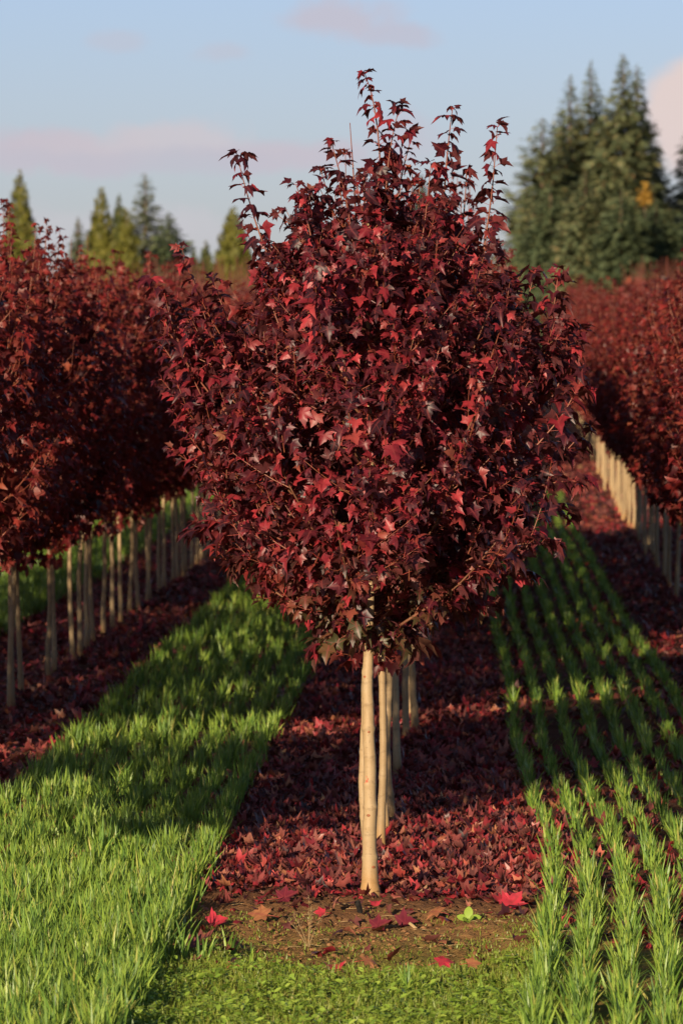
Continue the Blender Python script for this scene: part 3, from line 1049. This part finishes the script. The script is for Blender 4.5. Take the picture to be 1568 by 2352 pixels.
def strip_rows(name, label, rows, xfun, y0, y1, dens0, dens1, h0, spread, seed, gap=((0, 100), (0.3, 0.3)), mat=None, lean=0.2):
    """rows of seedlings: dens = blades per metre of row"""
    rng = np.random.default_rng(seed)
    g = Geo()
    for ri, off in enumerate(rows):
        ymid = np.arange(y0, y1, 0.5)
        d = np.interp(ymid, [y0, 30, 45, 90], [dens0, dens0, dens1 * 1.5, dens1])
        cnt = rng.poisson(d * 0.5)
        y = np.repeat(ymid, cnt) + rng.uniform(0, 0.5, cnt.sum())
        # clumped along the row
        cl = vnoise(y * 1.0, np.full_like(y, ri * 7.3), 3.4, ri)
        gp = np.interp(y, *gap)
        cl = np.clip(cl + 0.45 * vnoise(y, np.full_like(y, ri * 3.1 + 2), 9.0, ri + 5), -1, 1)
        keep = rng.random(len(y)) < np.clip(1.0 - gp + 1.1 * cl, 0.03, 1.0)
        y = y[keep]
        cl = cl[keep]
        sprd = spread * np.interp(y, [29, 37], [1.0, 0.55])
        x = xfun(y) + off + rng.normal(0, 1, len(y)) * sprd + 0.015 * vnoise(y, y * 0, 1.1, ri + 20) + 0.015 * vnoise(y, y * 0 + ri, 4.0, ri + 40)
        far = np.interp(y, [30, 90], [1.0, 1.45])
        h = rng.uniform(0.38, 1.25, len(y)) * (1 + 0.22 * vnoise(y, y * 0 + ri * 2.0, 2.3, ri + 60)) * h0 * np.interp(y, [26.5, 31], [1.0, 0.80]) * (0.85 + 0.42 * np.clip(cl, -1, 1))
        wd = rng.uniform(0.005, 0.010, len(y)) * far ** 1.6
        blades(g, rng, x, y, h, wd, lean * np.interp(y, [29, 36], [1.0, 0.6]))
    o = link(name, g.mesh(name, [mat or M_GRASS], False))
    tag(o, label, 'grass', kind='stuff')
    return g.n


strip_rows('cover_crop', 'green seedling strip in thin drilled rows right of the front maple', np.arange(8) * 0.15,
           lambda y: np.interp(y, R_Y, R_X), 22.5, 100, 400, 240, 0.150, 0.017, 1, ((25, 30, 36), (0.52, 0.68, 0.80)), lean=0.20)
strip_rows('cover_crop', 'dense green grass strip sweeping from the left bottom corner up to the maples', -2.43 + np.arange(8) * 0.156,
           lambda y: 0 * y, 22.5, 100, 640, 270, 0.175, 0.032, 2, ((27, 33, 37, 44), (0.25, 0.40, 0.75, 0.9)), lean=0.24)
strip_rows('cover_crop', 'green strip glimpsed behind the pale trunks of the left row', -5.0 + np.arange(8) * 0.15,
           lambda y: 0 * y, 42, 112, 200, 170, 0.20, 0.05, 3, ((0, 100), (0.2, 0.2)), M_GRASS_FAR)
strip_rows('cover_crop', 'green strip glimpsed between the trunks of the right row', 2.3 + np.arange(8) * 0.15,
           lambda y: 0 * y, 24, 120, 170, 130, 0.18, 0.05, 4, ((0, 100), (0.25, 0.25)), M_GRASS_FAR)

# ------------------------------------------------------------------ leaf litter
def litter():
    rng = np.random.default_rng(31)
    g = Geo()
    P, S = [], []
    def patch(x0, x1, y0, y1, dens, s=1.0, edge=0.0, zmax=0.03):
        n = int((x1 - x0) * (y1 - y0) * dens)
        x = rng.uniform(x0, x1, n)
        y = rng.uniform(y0, y1, n)
        if edge:
            e = (y - y0) - edge * (0.5 + 0.6 * vnoise(x, y, 2.2, 2) + 0.3 * vnoise(x, y, 7.0, 5)) + 0.5 * np.abs(x - MX) - 0.35
            k = rng.random(n) < np.clip(e / 0.9, 0.04, 1)
            x, y = x[k], y[k]
        P.append(np.stack([x, y, gz(x, y) + rng.uniform(0.004, zmax, len(x))], -1))
        S.append((0.026 + 0.050 * rng.random(len(x)) ** 1.6) * s)
    patch(-1.45, 0.35, 29.0, 38, 1000, 0.86, 1.1, 0.028)
    patch(-1.40, 0.25, 38, 52, 480, 1.0)
    patch(-1.40, 0.20, 52, 95, 110, 1.15)
    patch(-2.55, -1.35, 31, 95, 16)
    patch(-2.55, -1.7, 31, 36, 60)
    patch(-2.6, -1.4, 25, 32, 14)
    patch(0.25, 1.5, 27.6, 40, 90)
    patch(0.1, 1.3, 40, 95, 28)
    patch(-4.2, -2.42, 33, 60, 170, 1.05)
    patch(-4.2, -2.42, 60, 110, 75, 1.2)
    patch(1.15, 2.5, 29, 42, 110, 1.0)
    patch(0.9, 2.5, 42, 80, 140, 1.05)
    patch(0.8, 2.6, 80, 130, 60, 1.25)
    patch(-1.2, 0.2, 26.6, 29.3, 14, 1.1)
    patch(-7, -5, 45, 100, 35, 1.2)
    P = np.concatenate(P)
    S = np.concatenate(S)
    n = len(P)
    az = rng.uniform(0, 2 * math.pi, n)
    T = np.stack([np.cos(az), np.sin(az), rng.normal(0, 0.2, n)], -1)
    N = np.array([0, 0, 1.0]) + rng.normal(0, 0.30, (n, 3))
    N[:, 2] *= np.where(rng.random(n) < 0.35, -1, 1)
    place_leaves(g, TEMPL_DRY, rng, P, T, N, S, 0)
    print('litter', n)
    o = link('leaf_litter', g.mesh('leaf_litter', [M_LITTER], True))
    tag(o, 'carpet of fallen crimson and brown maple leaves covering the soil', 'leaves', kind='stuff')


litter()

# ------------------------------------------------------------------ headland: moss, weeds, clods
def headland():
    rng = np.random.default_rng(41)
    # short fine grass and moss
    g = Geo()
    n = 26000
    x = rng.uniform(-1.35, 0.25, n)
    y = rng.uniform(23.6, 29.2, n)
    e = np.sqrt(((x - MX - 0.02) / 0.45) ** 2 + ((y - 27.9) / 1.6) ** 2) + 0.25 * vnoise(x, y, 3.0, 12)
    d = sstep(0.75, 1.25, e) * (1 - sstep(28.0, 29.7, y)) + 0.12 + 0.5 * (vnoise(x, y, 5, 4) > 0.35)
    k = rng.random(n) < d
    x, y = x[k], y[k]
    hh = np.interp(y, [24.5, 26.3, 27.5, 29], [0.062, 0.050, 0.028, 0.016])
    blades(g, rng, x, y, hh * rng.uniform(0.5, 1.2, len(x)), rng.uniform(0.0025, 0.0045, len(x)), 0.3)
    o = link('short_grass', g.mesh('short_grass', [M_MOSS], False))
    tag(o, 'low mossy grass on the bare headland before the front maple', 'grass', kind='stuff')
    # broad-leaved weeds
    oval = np.array([(0, 0, 0), (0.22, 0.25, 0.03), (0.27, 0.55, 0.05), (0.14, 0.88, 0.02), (0, 1, -0.02), (-0.14, 0.88, 0.02), (-0.27, 0.55, 0.05), (-0.22, 0.25, 0.03), (0, 0.5, -0.02)], float)
    ot = np.array([(8, i, (i + 1) % 8) for i in range(8)])
    g = Geo()
    n = 2600
    x = rng.uniform(-1.40, 0.18, n)
    y = rng.uniform(23.4, 26.9, n)
    k = rng.random(n) < np.clip((26.45 - y + 0.9 * vnoise(x, y, 3, 8) + 0.3 * np.abs(x - MX)) / 1.2, 0, 1) * (0.45 + 0.55 * (vnoise(x, y, 4, 6) > -0.1))
    x, y = x[k], y[k]
    for xi, yi in zip(x, y):
        m = rng.integers(5, 11)
        hgt = rng.uniform(0.015, 0.065)
        az = rng.uniform(0, 2 * math.pi, m)
        f = rng.uniform(0.2, 1, m)
        p = np.stack([xi + 0.02 * np.cos(az) * f, yi + 0.02 * np.sin(az) * f, gz(xi, yi) + hgt * f], -1)
        T = np.stack([np.cos(az), np.sin(az), rng.uniform(-0.2, 0.7, m)], -1)
        N = np.array([0, 0, 1.0]) + rng.normal(0, 0.3, (m, 3))
        scatter(g, oval, ot, frames(T, N), p, rng.uniform(0.015, 0.035, m))
    o = link('weed_cover', g.mesh('weed_cover', [M_WEED], False))
    tag(o, 'low broad-leaved green weeds along the bottom edge of the photo', 'weeds', kind='stuff')
    # clods and crumbs of soil
    g = Geo()
    n = 1500
    x = MX + rng.normal(0, 0.36, n)
    y = 27.9 + rng.normal(0, 0.95, n)
    k = (y < 30.2) & (y > 25.5)
    x, y = x[k], y[k]
    ico = np.array([(1, 0, 0), (-1, 0, 0), (0, 1, 0), (0, -1, 0), (0, 0, 0.8), (0, 0, -0.8), (0.6, 0.6, 0.45), (-0.6, 0.5, 0.5), (0.5, -0.65, 0.5), (-0.6, -0.6, 0.4)], float)
    it = np.array([(4, 6, 7), (4, 7, 9), (4, 9, 8), (4, 8, 6), (0, 2, 6), (2, 7, 6), (2, 1, 7), (1, 9, 7), (1, 3, 9), (3, 8, 9), (3, 0, 8), (0, 6, 8)])
    a = rng.uniform(0, 2 * math.pi, len(x))
    F = frames(np.stack([np.cos(a), np.sin(a), rng.normal(0, 0.3, len(x))], -1), np.array([0, 0, 1.0]) + rng.normal(0, 0.3, (len(x), 3)))
    sz = 0.003 + 0.013 * rng.random(len(x)) ** 3
    scatter(g, ico, it, F, np.stack([x, y, gz(x, y) + 0.001], -1), sz[:, None, None] * rng.uniform(0.7, 1.3, (len(x), 1, 3)))
    o = link('soil_crumbs', g.mesh('soil_crumbs', [M_CLOD], False))
    tag(o, 'loose brown soil crumbs around the foot of the front maple', 'soil', kind='stuff')
    # straw bits
    g = Geo()
    for _ in range(45):
        xi, yi = MX + rng.normal(0.05, 0.4), 28.0 + rng.normal(0, 1.0)
        if yi < 25.6 or yi > 30:
            continue
        a = rng.uniform(-0.5, 0.5) + (math.pi if rng.random() < 0.5 else 0)
        L = rng.uniform(0.02, 0.11)
        z = float(gz(xi, yi)) + 0.006
        tube(g, [(xi, yi, z), (xi + L / 2 * math.cos(a), yi + L / 2 * math.sin(a), z + 0.004), (xi + L * math.cos(a), yi + L * math.sin(a), z)], [0.0012] * 3, 4)
    o = link('straw_litter', g.mesh('straw_litter', [M_STRAW], False))
    tag(o, 'scattered dry straw bits on the bare soil before the front maple', 'straw', kind='stuff')


headland()


def ground_at(px, py):
    d = EYE * FPX / (py - VPY)
    x = (px - VPX) / FPX * d
    z = float(gz(x, d))
    d = (EYE - z) * FPX / (py - VPY)
    x = (px - VPX) / FPX * d
    return x, d, float(gz(x, d))


def single_leaf(px, py, size, az, tilt, mat, label, k=2, roll=0.0):
    x, y, z = ground_at(px, py)
    tv, tt, uv = leaf_template(*[(0.5, -0.35, 0.2), (0.75, 0.1, 0.0), (0.3, 0.5, 0.4), (0.2, 0.15, 0.1)][k], True)
    g = Geo()
    F = frames(np.array([[math.cos(az), math.sin(az), math.sin(tilt)]]), np.array([[0.25 * math.sin(roll), -0.6 * math.cos(roll), 0.8]]))
    v = np.einsum('ij,vj->vi', F[0], tv * size)
    zmin = v[:, 2].min()
    g.add(v, tt, 0, uv)
    stem = np.array([[0, 0, 0], [0, -0.3, 0.02], [0, -0.6, 0.0]]) * size
    tube(g, np.einsum('ij,vj->vi', F[0], stem), [0.0012, 0.001, 0.0012], 4, 1)
    o = link('fallen_leaf', g.mesh('fallen_leaf', [mat, M_PETIOLE], True), None, (x, y, z - zmin + (0.028 if py > 2225 else 0.003)))
    tag(o, label, 'leaf', 'single fallen leaves on the headland')


single_leaf(487, 2128, 0.080, 0.5, 0.5, M_LITTER_RED, 'large bright pink-red maple leaf on bare soil beside the left grass strip', 1)
single_leaf(612, 2122, 0.085, 2.9, 0.15, M_LITTER_TAN, 'flat rusty-orange fallen leaf between the pink leaf and the dry twig weed', 3)
single_leaf(640, 2076, 0.085, 0.1, 0.1, M_LITTER_DARK, 'dark crimson fallen leaf lying at the litter edge left of the front trunk', 0)
single_leaf(768, 2238, 0.070, 1.8, 0.5, M_LITTER_RED, 'scarlet upturned fallen leaf at the rim of the soil below the trunk', 1, 0.6)
single_leaf(1006, 2246, 0.068, 0.3, 0.3, M_LITTER_RED, 'crumpled scarlet fallen leaf in the weeds right of the grass tuft', 2, -0.5)
single_leaf(855, 2144, 0.080, 0.2, 0.1, M_LITTER_DARK, 'purple-red fallen leaf in front of the black pipe stub', 0)
single_leaf(918, 2136, 0.085, 0.3, 0.25, M_LITTER_DARK, 'dark maroon fallen leaf right of the purple leaf near the wood chip', 1)
single_leaf(862, 2086, 0.045, 1.6, 0.7, M_LITTER_RED, 'small red leaf leaning upright at the foot of the front trunk', 1)
single_leaf(745, 2124, 0.050, 3.3, 0.1, M_LITTER_RED, 'small pinkish fallen leaf beside the dry twig weed', 3)
single_leaf(835, 2244, 0.060, 0.4, 0.1, M_LITTER_TAN, 'curled brown fallen leaf at the soil rim right of the scarlet leaf', 2)
single_leaf(375, 2082, 0.085, 2.2, 0.4, M_LITTER_TAN, 'curled tan leaf at the right edge of the dense left grass', 2)
single_leaf(1075, 2244, 0.055, 0.2, 0.1, M_LITTER_TAN, 'small tan leaf on the weeds right of the crumpled scarlet leaf', 3)
single_leaf(1165, 2090, 0.10, 0.9, 0.35, M_LITTER_RED, 'big pale red leaf on the litter edge left of the seedling rows', 0)
single_leaf(1010, 2130, 0.075, 2.6, 0.2, M_LITTER_TAN, 'brown-red leaf lying left of the broad-leaved seedling', 2)
single_leaf(530, 2243, 0.045, 1.0, 0.4, M_LITTER_TAN, 'small brown curled leaf among the weeds at lower left', 2)

# black pipe stub
def pipe():
    x, y, z = ground_at(828, 2110)
    g = Geo()
    p = np.array([(0, 0.02, -0.03), (-0.004, 0.0, 0.022), (-0.014, -0.016, 0.052)])
    tube(g, p, [0.012, 0.012, 0.0125], 14, 0, cap=False)
    tube(g, p[::-1] * 0.999 + np.array([0, 0, 0.0005]), [0.0095, 0.009, 0.009], 14, 0, cap=False)
    o = link('pipe_stub', g.mesh('pipe_stub', [M_PIPE]), None, (x, y, z))
    tag(o, 'short black plastic pipe stub poking out of the soil by the front trunk', 'pipe')


pipe()


def chip():
    x, y, z = ground_at(948, 2140)
    g = Geo()
    v = np.array([(-0.022, -0.006, 0), (0.02, -0.008, 0), (0.024, 0.004, 0), (-0.018, 0.007, 0), (-0.02, -0.005, 0.010), (0.018, -0.006, 0.009), (0.022, 0.003, 0.008), (-0.016, 0.006, 0.010)])
    q = [(0, 1, 5, 4), (1, 2, 6, 5), (2, 3, 7, 6), (3, 0, 4, 7), (4, 5, 6, 7)]
    t = [x_ for a in q for x_ in ((a[0], a[1], a[2]), (a[0], a[2], a[3]))]
    g.add(v, t)
    o = link('wood_chip', g.mesh('wood_chip', [M_STRAW], False), None, (x, y, z + 0.012))
    o.rotation_euler = (0.1, 0.55, -0.5)
    tag(o, 'pale broken wood chip on the soil beside the dark maroon leaf', 'wood chip')


chip()


def seedling():
    x, y, z = ground_at(1075, 2138)
    root = empty('weed_seedling', (x, y, z))
    tag(root, 'single broad-leaved green seedling on the soil right of the trunk', 'weed')
    rng = np.random.default_rng(3)
    u = np.linspace(0, 1, 7)
    wv = 0.34 * np.sin(np.clip(u * 0.95 + 0.05, 0, 1) * math.pi) ** 0.8
    v = np.concatenate([np.stack([-wv, u, 0.12 * wv - 0.15 * u ** 2], -1), np.stack([0 * u, u, -0.15 * u ** 2], -1), np.stack([wv, u, 0.12 * wv - 0.15 * u ** 2], -1)])
    t = []
    for a in (0, 7):
        for i in range(6):
            t += [(a + i, a + 7 + i, a + i + 1), (a + 7 + i, a + 8 + i, a + i + 1)]
    for az, el, s in ((1.4, 1.3, 0.055), (0.1, 0.35, 0.05), (3.0, 0.45, 0.045), (-1.2, 0.4, 0.045), (4.2, 0.3, 0.035), (0.9, 0.8, 0.03)):
        T = np.array([[math.cos(az) * math.cos(el), math.sin(az) * math.cos(el), math.sin(el)]])
        N = np.array([[-0.3 * math.cos(az), -0.9, 0.6]])
        g = Geo()
        scatter(g, v, np.array(t), frames(T, N), np.array([[0, 0, 0.006]]) + T * 0.008, np.array([s]))
        tube(g, [(0, 0, -0.004), tuple(T[0] * 0.012 + np.array([0, 0, 0.006]))], [0.0015, 0.0012], 4, 0)
        link('leaf', g.mesh('seedling_leaf', [M_WEED]), root)


seedling()


def twig_weed():
    x, y, z = ground_at(708, 2180)
    rng = np.random.default_rng(8)
    root = empty('dry_weed', (x, y, z))
    tag(root, 'dead pale twiggy weed with seed heads on the bare soil', 'weed')
    for k, (dx, dz) in enumerate(((0.004, 0.20), (0.012, 0.17), (-0.085, 0.11), (-0.06, 0.13), (0.05, 0.12), (0.02, 0.15))):
        g = Geo()
        p = bez(np.array([0, 0, -0.01]), np.array([dx * 0.35, 0.01, dz * 0.6]), np.array([dx, rng.normal(0, 0.04), dz]), 9)
        tube(g, p, np.linspace(0.0013, 0.0006, 9), 4)
        for j in range(14):
            q = p[rng.integers(3, 9)]
            d = np.array([rng.normal(0, 0.010), rng.normal(0, 0.010), rng.uniform(0.004, 0.018)])
            tube(g, [q, q + d], [0.0006, 0.0005], 3)
            scatter(g, np.array([(1, 0, 0), (-0.5, 0.8, 0), (-0.5, -0.8, 0), (0, 0, 1.4), (0, 0, -1.2)], float), np.array([(0, 1, 3), (1, 2, 3), (2, 0, 3), (1, 0, 4), (2, 1, 4), (0, 2, 4)]),
                    np.eye(3)[None], (q + d)[None], np.array([0.0022]))
        link('stalk', g.mesh('dry_stalk', [M_STRAW]), root)


twig_weed()


def tuft(px, py, n, h, label, spread=0.02, seed=0):
    x, y, z = ground_at(px, py)
    rng = np.random.default_rng(seed)
    g = Geo()
    for k in range(n):
        a = rng.uniform(0, 2 * math.pi)
        b = np.array([rng.normal(0, spread * 0.3), rng.normal(0, spread * 0.3), -0.005])
        e = b + np.array([math.cos(a) * rng.uniform(0.2, 1) * h * 0.45, math.sin(a) * h * 0.3, h * rng.uniform(0.55, 1.0)])
        mid = b * 0.5 + e * 0.5 + np.array([-(e[0] - b[0]) * 0.28, 0, 0.12 * h])
        c = bez(b, mid, e, 7)
        wv = np.array([0.6, 0.9, 1, 0.95, 0.75, 0.45, 0.02]) * rng.uniform(0.0035, 0.0055)
        az = rng.uniform(-0.7, 0.7)
        sd = np.array([math.cos(az), math.sin(az), 0])
        v = np.concatenate([c - sd * wv[:, None], c + np.array([0, 0.0015, 0]), c + sd * wv[:, None]])
        t = []
        for s0 in (0, 7):
            for i in range(6):
                t += [(s0 + i, s0 + 7 + i, s0 + i + 1), (s0 + 7 + i, s0 + 8 + i, s0 + i + 1)]
        g.add(v, t)
    o = link('grass_tuft', g.mesh('grass_tuft', [M_GRASS]), None, (x, y, z))
    tag(o, label, 'grass tuft', 'single grass tufts on the headland')


tuft(935, 2290, 9, 0.15, 'tall bright grass tuft left of the crumpled scarlet leaf', 0.03, 1)
tuft(420, 2210, 8, 0.19, 'tall grass tuft beside the dense left grass strip', 0.02, 2)
tuft(470, 2215, 6, 0.13, 'low leaning grass tuft right of the tall one by the left strip', 0.03, 3)
tuft(527, 2190, 6, 0.13, 'slim grass tuft right below the pink-red leaf', 0.02, 4)
tuft(578, 2225, 5, 0.11, 'small upright grass tuft between the slim tuft and the dry weed', 0.02, 5)
tuft(1100, 2300, 6, 0.10, 'low grass tuft in the weeds beside the seedling rows', 0.04, 6)


# ------------------------------------------------------------------ conifers behind the nursery
def frond():
    """a drooping flat spray: a spine of narrow blades"""
    v, t = [], []
    for i in range(5):
        f = i / 4
        for sg in ((-1, 1) if i < 4 else (0,)):
            b = np.array([0, f * 0.6, -0.1 * f * f])
            tip = b + np.array([sg * (0.42 - 0.22 * f), 0.40 - 0.05 * f, -0.10 - 0.1 * f])
            s = np.array([0.09, -0.05, 0.02])
            k = len(v)
            v += [b - s * 1.0, b + s * 1.0 + np.array([0, 0.12, 0]), tip]
            t.append((k, k + 1, k + 2))
    return np.array(v), np.array(t)


FR_V, FR_T = frond()


def conifer(name, label, px, py, d, rmax_px, kind, mats, seed, group, profile=0.55, dens=1.0):
    rng = np.random.default_rng(seed)
    x, y, ztop = P2W(px, py, d)
    zb = float(gz(x, y))
    H = ztop - zb
    rmax = rmax_px / FPX * d
    root = empty(name, (x, y, zb - 0.05), rng.uniform(0, 6))
    tag(root, label, 'tree', group)
    g = Geo()
    tube(g, [(0, 0, 0), (0.03, 0, H * 0.4), (-0.02, 0.02, H * 0.8), (0, 0, H)], [rmax * 0.10, rmax * 0.08, 0.07, 0.01], 7)
    link('trunk', g.mesh('conifer_trunk', [M_DARKBARK]), root)
    g = Geo()
    P, T, N, S = [], [], [], []
    if kind == 'fir':
        nb = int(760 * dens)
        for i in range(nb):
            f = (i + rng.random()) / nb          # 0 top .. 1 bottom
            f = f ** 0.72
            a = i * 2.39996 + rng.normal(0, 0.3)
            L = rmax * min(1.0, (f / 0.75)) ** profile * rng.uniform(0.62, 1.12) * (1 + 0.12 * math.sin(f * 24 + seed))
            z = H * (1 - f * 0.95)
            o = np.array([math.cos(a), math.sin(a), 0])
            droop = rng.uniform(-0.12, 0.18) - 0.30 * f
            m = max(3, int(L / (0.24 * (0.6 + 0.5 * f))))
            for j in range(m):
                s = (j + 0.6) / m
                p = o * L * s + np.array([0, 0, z + L * (droop * s + 0.18 * s * s)])
                sz = min(0.14 + 1.6 * f, 0.40 + 0.48 * f) * rng.uniform(0.7, 1.3) * (rmax / 2.0) ** 0.35
                P.append(p)
                T.append(o + np.array([0, 0, droop + 0.25 * s]) + rng.normal(0, 0.28, 3))
                N.append(np.array([0, 0, 1.0]) + rng.normal(0, 0.35, 3))
                S.append(sz)
        for q in range(8):
            P.append(np.array([0, 0, H * (1 - 0.012 * q)]))
            T.append(np.array([rng.normal(0, 0.5), rng.normal(0, 0.5), 1.0]))
            N.append(rng.normal(0, 1, 3))
            S.append(0.10 + 0.03 * q)
    else:
        n = int(2600 * dens)
        f = rng.random(n) ** 0.62
        a = rng.uniform(0, 2 * math.pi, n)
        lump = 1 + 0.12 * np.sin(a * 3 + f * 19 + seed) + 0.08 * np.sin(a * 5 - f * 31)
        r = rmax * np.minimum(1, f / 0.62) ** profile * lump * np.sqrt(rng.uniform(0.45, 1.0, n))
        z = H * (1 - 0.97 * f)
        P = np.stack([r * np.cos(a), r * np.sin(a), z], -1)
        T = np.stack([np.cos(a) * 0.45, np.sin(a) * 0.45, rng.uniform(0.3, 1.1, n)], -1) + rng.normal(0, 0.22, (n, 3))
        N = np.stack([np.cos(a), np.sin(a), 0.25 + 0 * a], -1) + rng.normal(0, 0.45, (n, 3))
        S = (0.16 + 0.28 * np.minimum(1, f / 0.4)) * rng.uniform(0.7, 1.3, n) * (rmax / 0.85) ** 0.5
    P, T, N, S = map(np.asarray, (P, T, N, S))
    scatter(g, FR_V, FR_T, frames(T, N), P, S)
    link('crown', g.mesh('conifer_crown', [mats], False), root)


GR, GL = 'conifers behind the nursery at right', 'conifers behind the nursery at left'
conifer('fir_tree', 'tallest fir with a narrow spire in the right conifer clump', 1429, 122, 300, 128, 'fir', M_FIR, 1, GR, 0.85, 1.3)
conifer('fir_tree', 'fir with a small second spire just right of the tallest fir', 1461, 148, 303, 95, 'fir', M_FIR, 2, GR, 0.85)
conifer('fir_tree', 'slender pointed fir between the tallest fir and its left neighbour', 1355, 138, 306, 105, 'fir', M_FIR, 3, GR, 0.85)
conifer('fir_tree', 'shorter spired fir third to the left of the tallest one', 1307, 172, 302, 105, 'fir', M_FIR, 4, GR, 0.8)
conifer('fir_tree', 'broad blunt-topped fir at the left edge of the right clump', 1243, 268, 298, 105, 'fir', M_FIR, 5, GR, 0.5)
conifer('fir_tree', 'low bushy fir beneath the broad blunt fir', 1262, 420, 288, 80, 'fir', M_FIR_DARK, 6, GR, 0.45)
conifer('fir_tree', 'rounded green fir in front of the slender spired firs', 1342, 395, 284, 88, 'fir', M_FIR, 7, GR, 0.42, 1.1)
conifer('fir_tree', 'rounded dark fir below the tallest fir, left of the yellow tree', 1425, 430, 282, 80, 'fir', M_FIR_DARK, 8, GR, 0.45)
conifer('fir_tree', 'narrow fir filling the notch right of the blunt-topped fir', 1283, 262, 309, 85, 'fir', M_FIR_DARK, 14, GR, 0.7)
conifer('fir_tree', 'fir half hidden between the slender fir and the tallest fir', 1392, 235, 310, 95, 'fir', M_FIR_DARK, 15, GR, 0.7)
conifer('fir_tree', 'low fir spilling out at the left foot of the right clump', 1222, 430, 292, 62, 'fir', M_FIR, 16, GR, 0.45)
conifer('fir_tree', 'tall dark fir standing directly behind the yellow tree', 1500, 330, 307, 80, 'fir', M_FIR, 13, GR, 0.6)
conifer('fir_tree', 'dark fir right below the yellow tree', 1505, 455, 286, 85, 'fir', M_FIR_DARK, 9, GR, 0.45)
conifer('fir_tree', 'loose pale fir cut off by the right edge of the photo', 1592, 262, 305, 105, 'fir', M_FIR_PALE, 10, GR, 0.7, 0.8)
conifer('fir_tree', 'dark low fir at the right edge under the loose pale fir', 1585, 470, 290, 85, 'fir', M_FIR_DARK, 11, GR, 0.5)
conifer('fir_tree', 'fir tip barely visible behind the top of the front maple', 966, 398, 300, 70, 'fir', M_FIR_DARK, 12, GR, 0.7)

conifer('cedar_tree', 'olive columnar cedar standing alone at the far left', 46, 392, 290, 47, 'cedar', M_CEDAR, 21, GL, 0.75)
conifer('fir_tree', 'small hazy fir left of the olive cedar pair', 180, 498, 320, 36, 'fir', M_FIR_PALE, 22, GL, 0.6, 0.7)
conifer('cedar_tree', 'pointed olive cedar, taller of the pair left of the pale fir', 233, 430, 288, 44, 'cedar', M_CEDAR, 23, GL, 0.75)
conifer('cedar_tree', 'dark narrow cedar squeezed between the two olive cedars', 274, 446, 294, 32, 'cedar', M_CEDAR_DARK, 24, GL, 0.75)
conifer('cedar_tree', 'shorter olive cedar just left of the pale fir', 291, 478, 286, 36, 'cedar', M_CEDAR, 25, GL, 0.75)
conifer('fir_tree', 'tall pale loose fir with sky showing through its branches', 334, 398, 300, 58, 'fir', M_FIR_PALE, 26, GL, 0.5, 0.75)
conifer('fir_tree', 'broad dark green fir right of the tall pale fir', 388, 486, 292, 74, 'fir', M_FIR_DARK, 27, GL, 0.6, 1.0)
conifer('cedar_tree', 'small pale cedar between the dark fir and the rightmost olive cedar', 472, 552, 310, 27, 'cedar', M_CEDAR_DARK, 28, GL, 0.7)
conifer('cedar_tree', 'tiny cedar top beside the small pale cedar', 446, 570, 312, 22, 'cedar', M_CEDAR_DARK, 29, GL, 0.7)
conifer('cedar_tree', 'olive cedar half hidden behind the left leader of the front maple', 536, 472, 284, 54, 'cedar', M_CEDAR, 30, GL, 0.75)


def yellow_tree():
    d = 291
    x, y, zt = P2W(1478, 418, d)
    zb = float(gz(x, y))
    rng = np.random.default_rng(6)
    root = empty('autumn_tree', (x, y, zb))
    tag(root, 'small golden yellow autumn tree among the dark firs at right', 'tree')
    H = zt - zb
    g = Geo()
    tube(g, [(0, 0, -0.1), (0.05, 0, H * 0.5), (0, 0, H * 0.95)], [0.10, 0.07, 0.02], 7)
    link('trunk', g.mesh('autumn_trunk', [M_DARKBARK]), root)
    g = Geo()
    n = 150
    p = rng.normal(0, 1, (n, 3)) * np.array([0.12, 0.2, 0.20]) + np.array([0.05, 0, H - 0.62])
    place_leaves(g, TEMPL_LOW, rng, p, rng.normal(0, 1, (n, 3)), rng.normal(0, 1, (n, 3)) + np.array([0, -0.5, 0.5]), rng.uniform(0.10, 0.22, n))
    link('crown', g.mesh('autumn_crown', [M_YELLOW], False), root)


yellow_tree()
